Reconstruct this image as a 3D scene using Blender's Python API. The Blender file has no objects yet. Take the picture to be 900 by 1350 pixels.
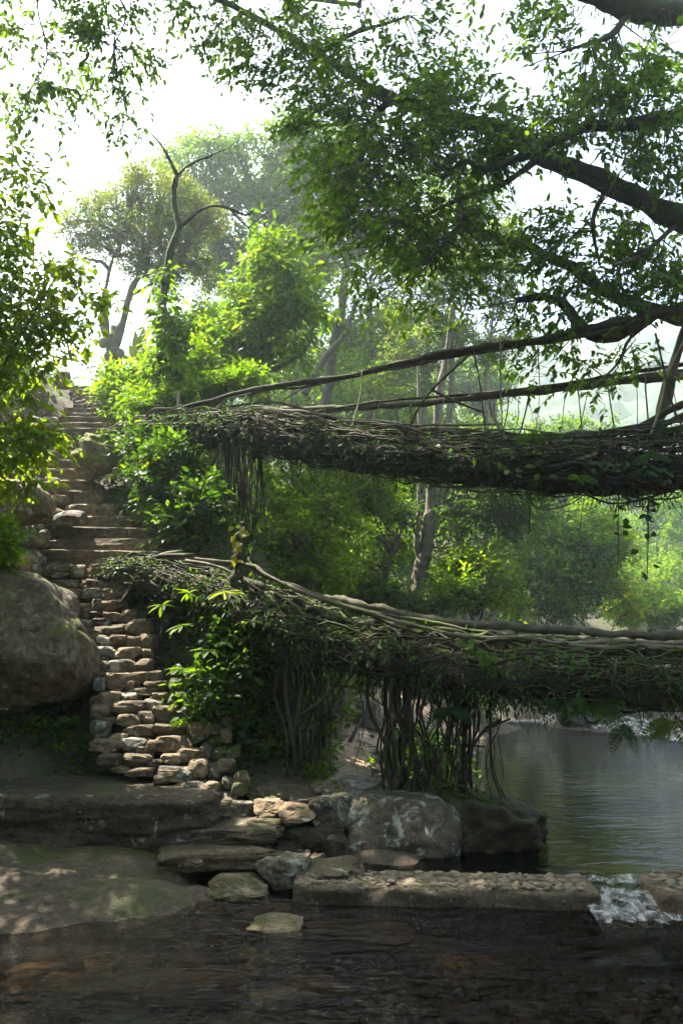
import bpy, math, random
import numpy as np
from mathutils import Vector, Matrix, Euler

S = bpy.context.scene
COL = S.collection
rng = np.random.default_rng(7)
random.seed(7)
R = math.radians

# ---------------------------------------------------------------- camera, sky, sun, exposure
F = 1050.0                    # focal length in pixels of the 900 x 1350 photograph
PITCH = R(10.0)
EYE = 2.0
cam_d = bpy.data.cameras.new('camera')
cam = bpy.data.objects.new('camera', cam_d)
COL.objects.link(cam)
cam_d.sensor_fit = 'VERTICAL'
cam_d.sensor_height = 36.0
cam_d.lens = 36.0 * F / 1350.0
cam_d.clip_start = 0.05
cam_d.clip_end = 2000.0
cam.location = (0, 0, EYE)
cam.rotation_euler = (R(90) + PITCH, 0, 0)
S.camera = cam

SUN_EL = R(57.0)
SUN_AZ = R(-53.0)             # measured from +Y (straight ahead) towards +X
world = bpy.data.worlds.new('World')
S.world = world
world.use_nodes = True
wn = world.node_tree.nodes
wl = world.node_tree.links
sky = wn.new('ShaderNodeTexSky')
sky.sky_type = 'NISHITA'
sky.sun_disc = False
sky.sun_elevation = SUN_EL
sky.sun_rotation = SUN_AZ
sky.altitude = 300
sky.air_density = 1.0
sky.dust_density = 4.0
sky.ozone_density = 1.0
bg = wn['Background']
bg.inputs['Strength'].default_value = 0.12
wl.new(sky.outputs['Color'], bg.inputs['Color'])

sun_d = bpy.data.lights.new('sun', 'SUN')
sun = bpy.data.objects.new('sun', sun_d)
COL.objects.link(sun)
sun_d.energy = 5.0
sun_d.angle = R(0.5)
sun_d.color = (1.0, 0.93, 0.80)
SUN_DIR = Vector((math.sin(SUN_AZ) * math.cos(SUN_EL), math.cos(SUN_AZ) * math.cos(SUN_EL), math.sin(SUN_EL)))
sun.rotation_euler = SUN_DIR.to_track_quat('Z', 'Y').to_euler()

S.view_settings.view_transform = 'Standard'
S.view_settings.look = 'None'
S.view_settings.exposure = 2.4
S.view_settings.gamma = 1.0
S.view_settings.use_curve_mapping = False
S.render.engine = 'CYCLES'
cy = S.cycles
cy.max_bounces = 7
cy.diffuse_bounces = 3
cy.glossy_bounces = 3
cy.transmission_bounces = 4
cy.transparent_max_bounces = 8
cy.volume_bounces = 1
cy.caustics_reflective = False
cy.caustics_refractive = False
cy.use_denoising = True
cy.use_adaptive_sampling = True
cy.adaptive_threshold = 0.02
HAZE_DENSITY = 0.0021

# ---------------------------------------------------------------- helpers
def at(px, py, d):
    """The point at ground distance d (metres ahead of the viewer) seen at photograph pixel px, py."""
    u, v = px - 450.0, 675.0 - py
    y = F * math.cos(PITCH) - v * math.sin(PITCH)
    z = F * math.sin(PITCH) + v * math.cos(PITCH)
    k = d / y
    return np.array([u * k, d, EYE + z * k])

def at_many(px, py, d):
    u, v = np.asarray(px) - 450.0, 675.0 - np.asarray(py)
    y = F * math.cos(PITCH) - v * math.sin(PITCH)
    z = F * math.sin(PITCH) + v * math.cos(PITCH)
    k = np.asarray(d) / y
    return np.stack([u * k, np.asarray(d) * np.ones_like(k), EYE + z * k], 1)

def scale_at(py, d):
    """metres per photograph pixel at ground distance d"""
    v = 675.0 - py
    return d / (F * math.cos(PITCH) - v * math.sin(PITCH))

def hash3(ix, iy, iz, seed):
    n = (ix * 374761393 + iy * 668265263 + iz * 1274126177 + seed * 974711) & 0x7fffffff
    n = ((n ^ (n >> 13)) * 1103515245) & 0x7fffffff
    n = ((n ^ (n >> 15)) * 12345677) & 0x7fffffff
    return (n ^ (n >> 16)) / float(0x7fffffff)

def vnoise(p, seed=0):
    p = np.asarray(p, dtype=float)
    i = np.floor(p).astype(np.int64)
    f = p - i
    f = f * f * (3 - 2 * f)
    out = 0
    for dx in (0, 1):
        for dy in (0, 1):
            for dz in (0, 1):
                w = (f[:, 0] if dx else 1 - f[:, 0]) * (f[:, 1] if dy else 1 - f[:, 1]) * (f[:, 2] if dz else 1 - f[:, 2])
                out = out + w * hash3(i[:, 0] + dx, i[:, 1] + dy, i[:, 2] + dz, seed)
    return out * 2 - 1

def fbm(p, seed=0, octaves=4, gain=0.5):
    p = np.asarray(p, dtype=float)
    a, s, out = 1.0, 1.0, 0
    for k in range(octaves):
        out = out + a * vnoise(p * s + 17.3 * k, seed + k)
        a *= gain
        s *= 2.03
    return out

def unit(v):
    v = np.asarray(v, dtype=float)
    return v / np.maximum(np.linalg.norm(v, axis=-1, keepdims=True), 1e-9)

BASE = {}

def make_mesh(name, verts, face_arrays, mat, smooth=True):
    verts = np.asarray(verts, dtype=np.float32).reshape(-1, 3)
    if not isinstance(face_arrays, (list, tuple)):
        face_arrays = [face_arrays]
    face_arrays = [np.asarray(f, dtype=np.int32) for f in face_arrays if len(f)]
    me = bpy.data.meshes.new(name)
    me.vertices.add(len(verts))
    me.vertices.foreach_set('co', verts.ravel())
    n_loops = sum(f.size for f in face_arrays)
    n_poly = sum(len(f) for f in face_arrays)
    me.loops.add(n_loops)
    me.polygons.add(n_poly)
    me.loops.foreach_set('vertex_index', np.concatenate([f.ravel() for f in face_arrays]))
    totals = np.concatenate([np.full(len(f), f.shape[1], dtype=np.int32) for f in face_arrays])
    starts = np.concatenate([[0], np.cumsum(totals)[:-1]]).astype(np.int32)
    me.polygons.foreach_set('loop_start', starts)
    me.polygons.foreach_set('loop_total', totals)
    me.polygons.foreach_set('use_smooth', np.full(n_poly, smooth, dtype=bool))
    me.update(calc_edges=True)
    if mat is not None:
        me.materials.append(mat)
    return me

def tag(o, label=None, cat=None, group=None, kind=None):
    if label: o['label'] = label
    if cat: o['category'] = cat
    if group: o['group'] = group
    if kind: o['kind'] = kind
    return o

def thing(name, label, cat, loc, group=None):
    o = bpy.data.objects.new(name, None)
    o.empty_display_size = 0.1
    COL.objects.link(o)
    o.location = tuple(float(c) for c in loc)
    BASE[o] = np.array(o.location)
    return tag(o, label, cat, group)

def part(name, verts, faces, mat, parent=None, smooth=True, label=None, kind=None):
    """One mesh object whose vertices are given in world coordinates."""
    b = BASE[parent] if parent is not None else np.zeros(3)
    o = bpy.data.objects.new(name, make_mesh(name, np.asarray(verts) - b, faces, mat, smooth))
    COL.objects.link(o)
    if parent is not None:
        o.parent = parent
        BASE[o] = b
    return tag(o, label, None, None, kind)

def put(name, mesh, loc, rot=(0, 0, 0), parent=None, scale=(1, 1, 1), label=None):
    """A mesh with its own origin, placed at world loc."""
    o = bpy.data.objects.new(name, mesh)
    COL.objects.link(o)
    b = BASE[parent] if parent is not None else np.zeros(3)
    o.location = tuple(np.asarray(loc, dtype=float) - b)
    o.rotation_euler = rot
    o.scale = scale
    if parent is not None:
        o.parent = parent
    if label: o['label'] = label
    return o

def smooth_path(pts, n):
    """Catmull-Rom through pts, n samples."""
    p = np.asarray(pts, dtype=float)
    if len(p) == 2:
        t = np.linspace(0, 1, n)[:, None]
        return p[0] * (1 - t) + p[1] * t
    q = np.vstack([2 * p[0] - p[1], p, 2 * p[-1] - p[-2]])
    t = np.linspace(0, len(p) - 1 - 1e-6, n)
    i = t.astype(int)
    f = (t - i)[:, None]
    a, b, c, d = q[i], q[i + 1], q[i + 2], q[i + 3]
    return 0.5 * (2 * b + (c - a) * f + (2 * a - 5 * b + 4 * c - d) * f ** 2 + (3 * b - a - 3 * c + d) * f ** 3)

def tube(path, rad, sides=6, lump=0.0, seed=0, ridge=0.0):
    """Verts and quads of a tube along path (n,3) with radius rad (scalar or n)."""
    p = np.asarray(path, dtype=float)
    n = len(p)
    r = np.ones(n) * rad
    t = unit(np.gradient(p, axis=0))
    ref = np.array([0, 0, 1.0]) if abs(t[0][2]) < 0.9 else np.array([1.0, 0, 0])
    us = np.zeros((n, 3))
    u = unit(np.cross(t[0], ref))
    for k in range(n):
        u = u - t[k] * np.dot(u, t[k])
        u = u / max(np.linalg.norm(u), 1e-9)
        us[k] = u
    vs = np.cross(t, us)
    a = np.linspace(0, 2 * math.pi, sides, endpoint=False)
    ring = us[:, None, :] * np.cos(a)[None, :, None] + vs[:, None, :] * np.sin(a)[None, :, None]
    rr = np.repeat(r[:, None], sides, 1)
    if lump:
        q = (p[:, None, :] + ring * rr[:, :, None]).reshape(-1, 3)
        rr = rr * (1 + lump * fbm(q / max(r.mean() * 2.2, 0.02), seed, 3).reshape(n, sides))
    if ridge:
        rr = rr * (1 + ridge * np.abs(np.sin(a[None, :] * 3.5 + 2 * vnoise(p * 1.3, seed)[:, None])))
    v = p[:, None, :] + ring * rr[:, :, None]
    idx = np.arange(n * sides).reshape(n, sides)
    nxt = np.roll(idx, -1, 1)
    f = np.stack([idx[:-1], nxt[:-1], nxt[1:], idx[1:]], -1).reshape(-1, 4)
    v = np.vstack([v.reshape(-1, 3), p[:1], p[-1:]])
    c0, c1 = n * sides, n * sides + 1
    f0 = np.stack([np.full(sides, c0), nxt[0], idx[0]], -1)
    f1 = np.stack([np.full(sides, c1), idx[-1], nxt[-1]], -1)
    return v, f, np.vstack([f0, f1])

class MB:
    """Collects pieces into one mesh."""
    def __init__(self):
        self.v, self.q, self.t, self.n = [], [], [], 0
    def add(self, v, quads=None, tris=None):
        v = np.asarray(v, dtype=float).reshape(-1, 3)
        self.v.append(v)
        if quads is not None and len(quads): self.q.append(np.asarray(quads) + self.n)
        if tris is not None and len(tris): self.t.append(np.asarray(tris) + self.n)
        self.n += len(v)
    def tube(self, *a, **k):
        self.add(*tube(*a, **k))
    def faces(self):
        return [np.vstack(x) for x in (self.q, self.t) if x]
    def part(self, name, mat, parent=None, smooth=True, label=None, kind=None):
        return part(name, np.vstack(self.v), self.faces(), mat, parent, smooth, label, kind)

def sticks(p0, p1, r0, r1):
    """Many thin three-sided twigs at once."""
    p0, p1 = np.asarray(p0, float), np.asarray(p1, float)
    n = len(p0)
    d = unit(p1 - p0)
    ref = np.where(np.abs(d[:, 2:3]) < 0.9, np.array([[0, 0, 1.0]]), np.array([[1.0, 0, 0]]))
    u = unit(np.cross(d, ref))
    w = np.cross(d, u)
    vs = []
    for (c, r) in ((p0, r0), (p1, r1)):
        for k in range(3):
            a = 2 * math.pi * k / 3
            vs.append(c + (u * math.cos(a) + w * math.sin(a)) * np.reshape(np.ones(n) * r, (n, 1)))
    v = np.stack(vs, 1).reshape(-1, 3)
    o = (np.arange(n) * 6)[:, None, None]
    q = np.array([[0, 1, 4, 3], [1, 2, 5, 4], [2, 0, 3, 5]])[None] + o
    return v, q.reshape(-1, 4)

# leaves -----------------------------------------------------------------------------------
def leaves(P, D, N, L, W, hi=False):
    P, D = np.asarray(P, float), unit(D)
    n = len(P)
    L = (np.ones(n) * L)[:, None]
    W = (np.ones(n) * W)[:, None]
    Sd = unit(np.cross(D, N))
    N = np.cross(Sd, D)
    if not hi:
        r = P + D * L * 0.42 + Sd * W * 0.5 + N * W * 0.14
        l = P + D * L * 0.42 - Sd * W * 0.5 + N * W * 0.14
        t = P + D * L - N * L * 0.10
        v = np.stack([P, r, t, l], 1).reshape(-1, 3)
        o = (np.arange(n) * 4)[:, None, None]
        return v, None, (np.array([[0, 1, 2], [0, 2, 3]])[None] + o).reshape(-1, 3)
    m1 = P + D * L * 0.33
    m2 = P + D * L * 0.68 - N * L * 0.03
    r1 = m1 + Sd * W * 0.48 + N * W * 0.13
    l1 = m1 - Sd * W * 0.48 + N * W * 0.13
    r2 = m2 + Sd * W * 0.38 + N * W * 0.11
    l2 = m2 - Sd * W * 0.38 + N * W * 0.11
    curl = (np.modf(np.abs(P[:, :1] * 917.3 + P[:, 2:] * 531.7))[0] - .25)
    t = P + D * L - N * L * 0.40 * curl
    v = np.stack([P, r1, r2, t, l2, l1, m1, m2], 1).reshape(-1, 3)
    o = (np.arange(n) * 8)[:, None, None]
    tr = np.array([[0, 1, 6], [0, 6, 5], [2, 3, 7], [7, 3, 4]])[None] + o
    q = np.array([[1, 2, 7, 6], [6, 7, 4, 5]])[None] + o
    return v, q.reshape(-1, 4), tr.reshape(-1, 3)

def sprigs(C, D, m, length, leaf, droop=0.35, r=None):
    """m leaves along each twig that starts at C and runs along D. Returns P, D, N, L and the twig ends."""
    r = r or rng
    C, D = np.asarray(C, float), unit(D)
    n = len(C)
    length = np.ones(n) * length
    t = np.tile(np.linspace(0.12, 1.0, m), (n, 1)) + r.normal(0, 0.04, (n, m))
    side = unit(np.cross(D, np.array([0, 0, 1.0])) + r.normal(0, 0.15, (n, 3)))
    sg = np.where(np.arange(m) % 2 == 0, 1.0, -1.0)[None, :, None]
    P = C[:, None, :] + D[:, None, :] * (t * length[:, None])[..., None]
    P[..., 2] -= droop * 0.25 * length[:, None] * t ** 2
    dd = D[:, None, :] * 0.55 + side[:, None, :] * sg * 0.85 + r.normal(0, 0.38, (n, m, 3))
    dd[..., 2] -= droop
    dd[:, -1, :] = D * 1.0 + r.normal(0, 0.2, (n, 3)) - np.array([0, 0, droop])
    nn = np.array([0, 0, 1.0]) + r.normal(0, 0.45, (n, m, 3))
    ll = leaf * r.uniform(0.45, 1.3, (n, m))
    ends = C + D * length[:, None]
    ends[:, 2] -= droop * 0.25 * length
    return P.reshape(-1, 3), dd.reshape(-1, 3), nn.reshape(-1, 3), ll.ravel(), ends

# rocks ------------------------------------------------------------------------------------
ICO = {}
def ico(sub):
    if sub not in ICO:
        import bmesh
        bm = bmesh.new()
        bmesh.ops.create_icosphere(bm, subdivisions=sub, radius=1.0)
        bm.verts.ensure_lookup_table()
        v = np.array([x.co[:] for x in bm.verts])
        f = np.array([[x.index for x in fc.verts] for fc in bm.faces])
        bm.free()
        ICO[sub] = (v, f)
    return ICO[sub]

def rock_mesh(name, dims, seed, mat, sub=3, boxy=0.4, cuts=8, rough=0.1, fine=0.02, depth=(0.62, 0.92), freq=1.6):
    v, f = ico(sub)
    r = np.random.default_rng(seed)
    k = 2 + boxy * 8
    q = v / (np.abs(v) ** k).sum(1, keepdims=True) ** (1 / k)
    for _ in range(cuts):
        nrm = unit(r.normal(size=3) * np.array([1, 1, 0.8]))
        d = r.uniform(*depth) * np.abs(q @ nrm).max()
        over = np.maximum(q @ nrm - d, 0)
        q = q - over[:, None] * nrm * 0.93
    s = r.uniform(0, 50, 3)
    crack = np.abs(vnoise(v * 2.6 + s, seed + 9)) + .5 * np.abs(vnoise(v * 6.1 + s, seed + 10))
    q = q * (1 + rough * fbm(v * freq + s, seed, 3) + fine * 1.5 * fbm(v * 7 + s, seed + 5, 4) - fine * 2.2 * np.exp(-crack * 9))[:, None]
    lo, hi = q.min(0), q.max(0)
    q = (q - (lo + hi) / 2) / (hi - lo) * np.asarray(dims, float)
    return make_mesh(name, q, f, mat, sub > 4)

# ---------------------------------------------------------------- materials
def new_mat(name):
    m = bpy.data.materials.new(name)
    m.use_nodes = True
    nt = m.node_tree
    return m, nt.nodes, nt.links, nt.nodes['Principled BSDF'], nt.nodes['Material Output']

def ramp(nodes, stops):
    rp = nodes.new('ShaderNodeValToRGB')
    el = rp.color_ramp.elements
    while len(el) < len(stops): el.new(0.5)
    for e, (p, c) in zip(el, stops):
        e.position = p
        e.color = (*c, 1) if len(c) == 3 else c
    return rp

def noise(nodes, links, vec, scale, detail=4, rough=0.55, dist=0.0):
    nz = nodes.new('ShaderNodeTexNoise')
    nz.inputs['Scale'].default_value = scale
    nz.inputs['Detail'].default_value = detail
    nz.inputs['Roughness'].default_value = rough
    nz.inputs['Distortion'].default_value = dist
    if vec is not None: links.new(vec, nz.inputs['Vector'])
    return nz

def mixc(nodes, links, fac, a, b, mode='MIX'):
    mx = nodes.new('ShaderNodeMix')
    mx.data_type = 'RGBA'
    mx.blend_type = mode
    for sock, val in ((mx.inputs[0], fac), (mx.inputs[6], a), (mx.inputs[7], b)):
        if hasattr(val, 'is_linked') or isinstance(val, bpy.types.NodeSocket): links.new(val, sock)
        elif isinstance(val, (int, float)): sock.default_value = val
        else: sock.default_value = (*val, 1)
    return mx.outputs[2]

def mth(nodes, links, op, a, b=None, clamp=False):
    m = nodes.new('ShaderNodeMath')
    m.operation = op
    m.use_clamp = clamp
    for k, val in enumerate((a, b)):
        if val is None: continue
        if isinstance(val, bpy.types.NodeSocket): links.new(val, m.inputs[k])
        else: m.inputs[k].default_value = val
    return m.outputs[0]

def leaf_mat(name, dark, light, trans=0.45, rough=0.5, tint=(2.6, 2.3, 0.45), spec=0.22):
    m, n, l, bs, out = new_mat(name)
    g = n.new('ShaderNodeNewGeometry')
    rp = ramp(n, [(0.0, dark), (0.75, light), (0.97, light), (1.0, (min(light[0] * 2.2, .5), light[1] * 1.25, light[2]))])
    l.new(g.outputs['Random Per Island'], rp.inputs[0])
    tcn = n.new('ShaderNodeTexCoord')
    big = noise(n, l, tcn.outputs['Object'], 0.9, 2)
    c = mixc(n, l, mth(n, l, 'MULTIPLY', big.outputs[0], 0.55), rp.outputs[0], tuple(x * 0.62 for x in dark))
    l.new(c, bs.inputs['Base Color'])
    bs.inputs['Roughness'].default_value = rough
    bs.inputs['Specular IOR Level'].default_value = spec
    tr = n.new('ShaderNodeBsdfTranslucent')
    tc = mixc(n, l, 1.0, c, tint, 'MULTIPLY')
    l.new(tc, tr.inputs['Color'])
    mx = n.new('ShaderNodeMixShader')
    mx.inputs[0].default_value = min(.65, trans + .12)
    l.new(bs.outputs[0], mx.inputs[1])
    l.new(tr.outputs[0], mx.inputs[2])
    l.new(mx.outputs[0], out.inputs[0])
    return m

def rock_mat(name, c1, c2, moss=0.3, lichen=0.2, bump=0.35, scale=1.0, wet=0.0, mosscol=(0.045, 0.06, 0.012), rough=0.85, lichencol=(0.36, 0.36, 0.30)):
    m, n, l, bs, out = new_mat(name)
    tcn = n.new('ShaderNodeTexCoord')
    oi = n.new('ShaderNodeObjectInfo')
    add = n.new('ShaderNodeVectorMath')
    add.operation = 'ADD'
    sc = n.new('ShaderNodeVectorMath')
    sc.operation = 'SCALE'
    comb = n.new('ShaderNodeCombineXYZ')
    for k in range(3): l.new(oi.outputs['Random'], comb.inputs[k])
    sc.inputs['Scale'].default_value = 37.0
    l.new(comb.outputs[0], sc.inputs[0])
    l.new(tcn.outputs['Object'], add.inputs[0])
    l.new(sc.outputs[0], add.inputs[1])
    vec = add.outputs[0]
    a = noise(n, l, vec, 2.2 * scale, 8, 0.62)
    b = noise(n, l, vec, 14 * scale, 6, 0.6)
    fine = noise(n, l, vec, 55 * scale, 4, 0.6)
    rp = ramp(n, [(0.3, c1), (0.7, c2)])
    l.new(a.outputs[0], rp.inputs[0])
    spk = ramp(n, [(0.32, (0.45, 0.43, 0.40)), (0.62, (1.15, 1.12, 1.08))])
    l.new(b.outputs[0], spk.inputs[0])
    c = mixc(n, l, 1.0, rp.outputs[0], spk.outputs[0], 'MULTIPLY')
    tone = mth(n, l, 'ADD', mth(n, l, 'MULTIPLY', oi.outputs['Random'], 0.7), 0.65)
    tc = n.new('ShaderNodeCombineXYZ')
    for k in range(3): l.new(tone, tc.inputs[k])
    c = mixc(n, l, 1.0, c, tc.outputs[0], 'MULTIPLY')
    # lichen blotches
    if lichen > 0:
        lz = noise(n, l, vec, 5.5 * scale, 6, 0.7, 0.6)
        lr = ramp(n, [(0.62 - lichen * 0.25, (0, 0, 0)), (0.68 - lichen * 0.22, (1, 1, 1))])
        l.new(lz.outputs[0], lr.inputs[0])
        c = mixc(n, l, mth(n, l, 'MULTIPLY', lr.outputs[0], 0.75), c, lichencol)
    # moss on surfaces that face up
    if moss > 0:
        g = n.new('ShaderNodeNewGeometry')
        sx = n.new('ShaderNodeSeparateXYZ')
        l.new(g.outputs['Normal'], sx.inputs[0])
        mz = noise(n, l, vec, 3.0 * scale, 6, 0.65)
        f = mth(n, l, 'ADD', mth(n, l, 'MULTIPLY', sx.outputs[2], 0.25), mz.outputs[0])
        mr = ramp(n, [(0.80 - moss * 0.45, (0, 0, 0)), (0.92 - moss * 0.45, (1, 1, 1))])
        l.new(f, mr.inputs[0])
        mc = mixc(n, l, fine.outputs[0], tuple(x * 0.6 for x in mosscol), tuple(x * 1.5 for x in mosscol))
        c = mixc(n, l, mr.outputs[0], c, mc)
    l.new(c, bs.inputs['Base Color'])
    bs.inputs['Roughness'].default_value = rough - wet
    bs.inputs['Specular IOR Level'].default_value = 0.35
    h = mth(n, l, 'ADD', mth(n, l, 'ADD', mth(n, l, 'MULTIPLY', a.outputs[0], 1.0), mth(n, l, 'MULTIPLY', b.outputs[0], 0.45)), mth(n, l, 'MULTIPLY', fine.outputs[0], 0.15))
    bp = n.new('ShaderNodeBump')
    bp.inputs['Strength'].default_value = bump * 1.6
    bp.inputs['Distance'].default_value = 0.06 / scale
    l.new(h, bp.inputs['Height'])
    l.new(bp.outputs[0], bs.inputs['Normal'])
    return m

def bark_mat(name, c1, c2, moss=0.3, scale=1.0, mosscol=(0.05, 0.065, 0.015), bump=0.5):
    m, n, l, bs, out = new_mat(name)
    tcn = n.new('ShaderNodeTexCoord')
    oi = n.new('ShaderNodeObjectInfo')
    a = noise(n, l, tcn.outputs['Object'], 6 * scale, 7, 0.65, 0.4)
    b = noise(n, l, tcn.outputs['Object'], 30 * scale, 5, 0.6)
    rp = ramp(n, [(0.3, c1), (0.7, c2)])
    l.new(a.outputs[0], rp.inputs[0])
    c = mixc(n, l, mth(n, l, 'MULTIPLY', b.outputs[0], 0.6), rp.outputs[0], tuple(x * 0.4 for x in c1))
    if moss > 0:
        g = n.new('ShaderNodeNewGeometry')
        sx = n.new('ShaderNodeSeparateXYZ')
        l.new(g.outputs['Normal'], sx.inputs[0])
        mz = noise(n, l, tcn.outputs['Object'], 2.7, 5, 0.65)
        f = mth(n, l, 'ADD', mth(n, l, 'MULTIPLY', sx.outputs[2], 0.15), mz.outputs[0])
        mr = ramp(n, [(0.72 - moss * 0.4, (0, 0, 0)), (0.84 - moss * 0.4, (1, 1, 1))])
        l.new(f, mr.inputs[0])
        mc = mixc(n, l, b.outputs[0], tuple(x * 0.5 for x in mosscol), tuple(x * 1.6 for x in mosscol))
        c = mixc(n, l, mr.outputs[0], c, mc)
    tone = mth(n, l, 'ADD', mth(n, l, 'MULTIPLY', oi.outputs['Random'], 0.6), 0.7)
    tc = n.new('ShaderNodeCombineXYZ')
    for k in range(3): l.new(tone, tc.inputs[k])
    c = mixc(n, l, 1.0, c, tc.outputs[0], 'MULTIPLY')
    l.new(c, bs.inputs['Base Color'])
    bs.inputs['Roughness'].default_value = 0.85
    bs.inputs['Specular IOR Level'].default_value = 0.3
    h = mth(n, l, 'ADD', a.outputs[0], mth(n, l, 'MULTIPLY', b.outputs[0], 0.5))
    bp = n.new('ShaderNodeBump')
    bp.inputs['Strength'].default_value = bump
    bp.inputs['Distance'].default_value = 0.03
    l.new(h, bp.inputs['Height'])
    l.new(bp.outputs[0], bs.inputs['Normal'])
    return m

M = {}
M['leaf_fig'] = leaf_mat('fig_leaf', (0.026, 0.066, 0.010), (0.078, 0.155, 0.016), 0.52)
M['leaf_sunny'] = leaf_mat('sunlit_leaf', (0.070, 0.135, 0.010), (0.145, 0.215, 0.016), 0.53)  # lighter, yellower green with sunlight put into the leaf colour
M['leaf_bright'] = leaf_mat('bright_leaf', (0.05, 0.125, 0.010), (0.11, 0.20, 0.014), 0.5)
M['leaf_mid'] = leaf_mat('mid_leaf', (0.034, 0.085, 0.012), (0.080, 0.15, 0.018), 0.45)
M['leaf_deep'] = leaf_mat('deep_leaf', (0.018, 0.052, 0.012), (0.045, 0.105, 0.020), 0.35)
M['leaf_olive'] = leaf_mat('olive_leaf', (0.07, 0.095, 0.026), (0.15, 0.18, 0.05), 0.45, tint=(1.9, 1.8, 0.8))
M['leaf_yellow'] = leaf_mat('yellow_leaf', (0.12, 0.15, 0.015), (0.30, 0.25, 0.02), 0.5)
M['leaf_pale'] = leaf_mat('pale_leaf', (0.10, 0.15, 0.07), (0.20, 0.26, 0.12), 0.35, rough=0.3)
M['dry_leaf'] = leaf_mat('dry_leaf', (0.10, 0.055, 0.025), (0.20, 0.12, 0.05), 0.2, tint=(1.2, 1.0, 0.7))
M['bark'] = bark_mat('tree_bark', (0.055, 0.045, 0.032), (0.15, 0.125, 0.09), 0.35)
M['bark_mossy'] = bark_mat('mossy_bark', (0.04, 0.035, 0.025), (0.11, 0.09, 0.065), 0.75)
M['bark_pale'] = bark_mat('pale_bark', (0.12, 0.10, 0.075), (0.27, 0.23, 0.17), 0.25)
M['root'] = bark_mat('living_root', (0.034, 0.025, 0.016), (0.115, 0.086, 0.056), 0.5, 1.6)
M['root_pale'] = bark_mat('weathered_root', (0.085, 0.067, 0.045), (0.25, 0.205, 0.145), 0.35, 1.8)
M['root_dark'] = bark_mat('dark_root', (0.022, 0.017, 0.012), (0.060, 0.047, 0.032), 0.5, 1.6)  # darkest root brown, for much of the bridge bodies and hanging roots
M['bamboo'] = bark_mat('dry_bamboo', (0.20, 0.16, 0.10), (0.36, 0.30, 0.19), 0.1)
M['twig'] = bark_mat('twig', (0.05, 0.042, 0.03), (0.12, 0.10, 0.07), 0.0)
M['rock'] = rock_mat('brown_rock', (0.085, 0.060, 0.036), (0.20, 0.145, 0.09), 0.15, 0.18, .5)
M['rock_step'] = rock_mat('step_stone', (0.085, 0.060, 0.036), (0.23, 0.165, 0.10), 0.05, 0.12, .5)
M['rock_cut'] = rock_mat('cut_step', (0.085, 0.062, 0.036), (0.19, 0.14, 0.085), 0.08, 0.05, 0.5)
M['rock_lichen'] = rock_mat('lichen_rock', (0.075, 0.060, 0.042), (0.18, 0.145, 0.10), 0.08, 0.38, 0.6)
M['rock_grey'] = rock_mat('grey_rock', (0.095, 0.085, 0.07), (0.22, 0.20, 0.165), 0.15, 0.3)
M['rock_mossy'] = rock_mat('mossy_rock', (0.07, 0.058, 0.04), (0.16, 0.13, 0.09), 0.95, 0.0)
M['rock_slab'] = rock_mat('tan_slab', (0.095, 0.072, 0.043), (0.25, 0.19, 0.115), 0.20, 0.08, 0.7, 1.2, mosscol=(0.055, 0.06, 0.012))
M['slab_wet'] = rock_mat('damp_slab', (0.060, 0.045, 0.026), (0.18, 0.135, 0.08), 0.28, 0.0, 0.8, 1.2, 0.25, mosscol=(0.05, 0.055, 0.010))
M['rock_dark'] = rock_mat('damp_rock', (0.036, 0.026, 0.016), (0.095, 0.07, 0.043), 0.10, 0.06, 0.9)
M['rock_bed'] = rock_mat('bed_stone', (0.06, 0.042, 0.024), (0.15, 0.105, 0.06), 0.1, 0.0, 0.3)

# ---------------------------------------------------------------- terrain
Z_STREAM, Z_POOL = 0.0, 0.10
STEP_ROWS = [  # tread edge row, left and right pixel of each cut step, from the bottom up
    (724, 58, 213), (709, 62, 215), (694, 66, 203), (679, 84, 178), (664, 84, 156), (646, 70, 142), (632, 53, 126),
    (617, 38, 114), (605, 28, 108), (593, 36, 100), (581, 32, 95), (572, 34, 92), (563, 76, 158), (556, 70, 152),
    (548, 70, 140), (543, 80, 128), (537, 84, 128), (531, 96, 134), (527, 99, 142), (521, 97, 143), (517, 96, 142),
    (512, 92, 132), (508, 92, 130)]
N_STEP = len(STEP_ROWS)
def step_y(i):
    return 11.15 + 5.9 * (i / (N_STEP - 1)) ** 1.0
def low_y(py):
    return 11.0 - (py - 740) * (3.35 / 390.0)

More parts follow.
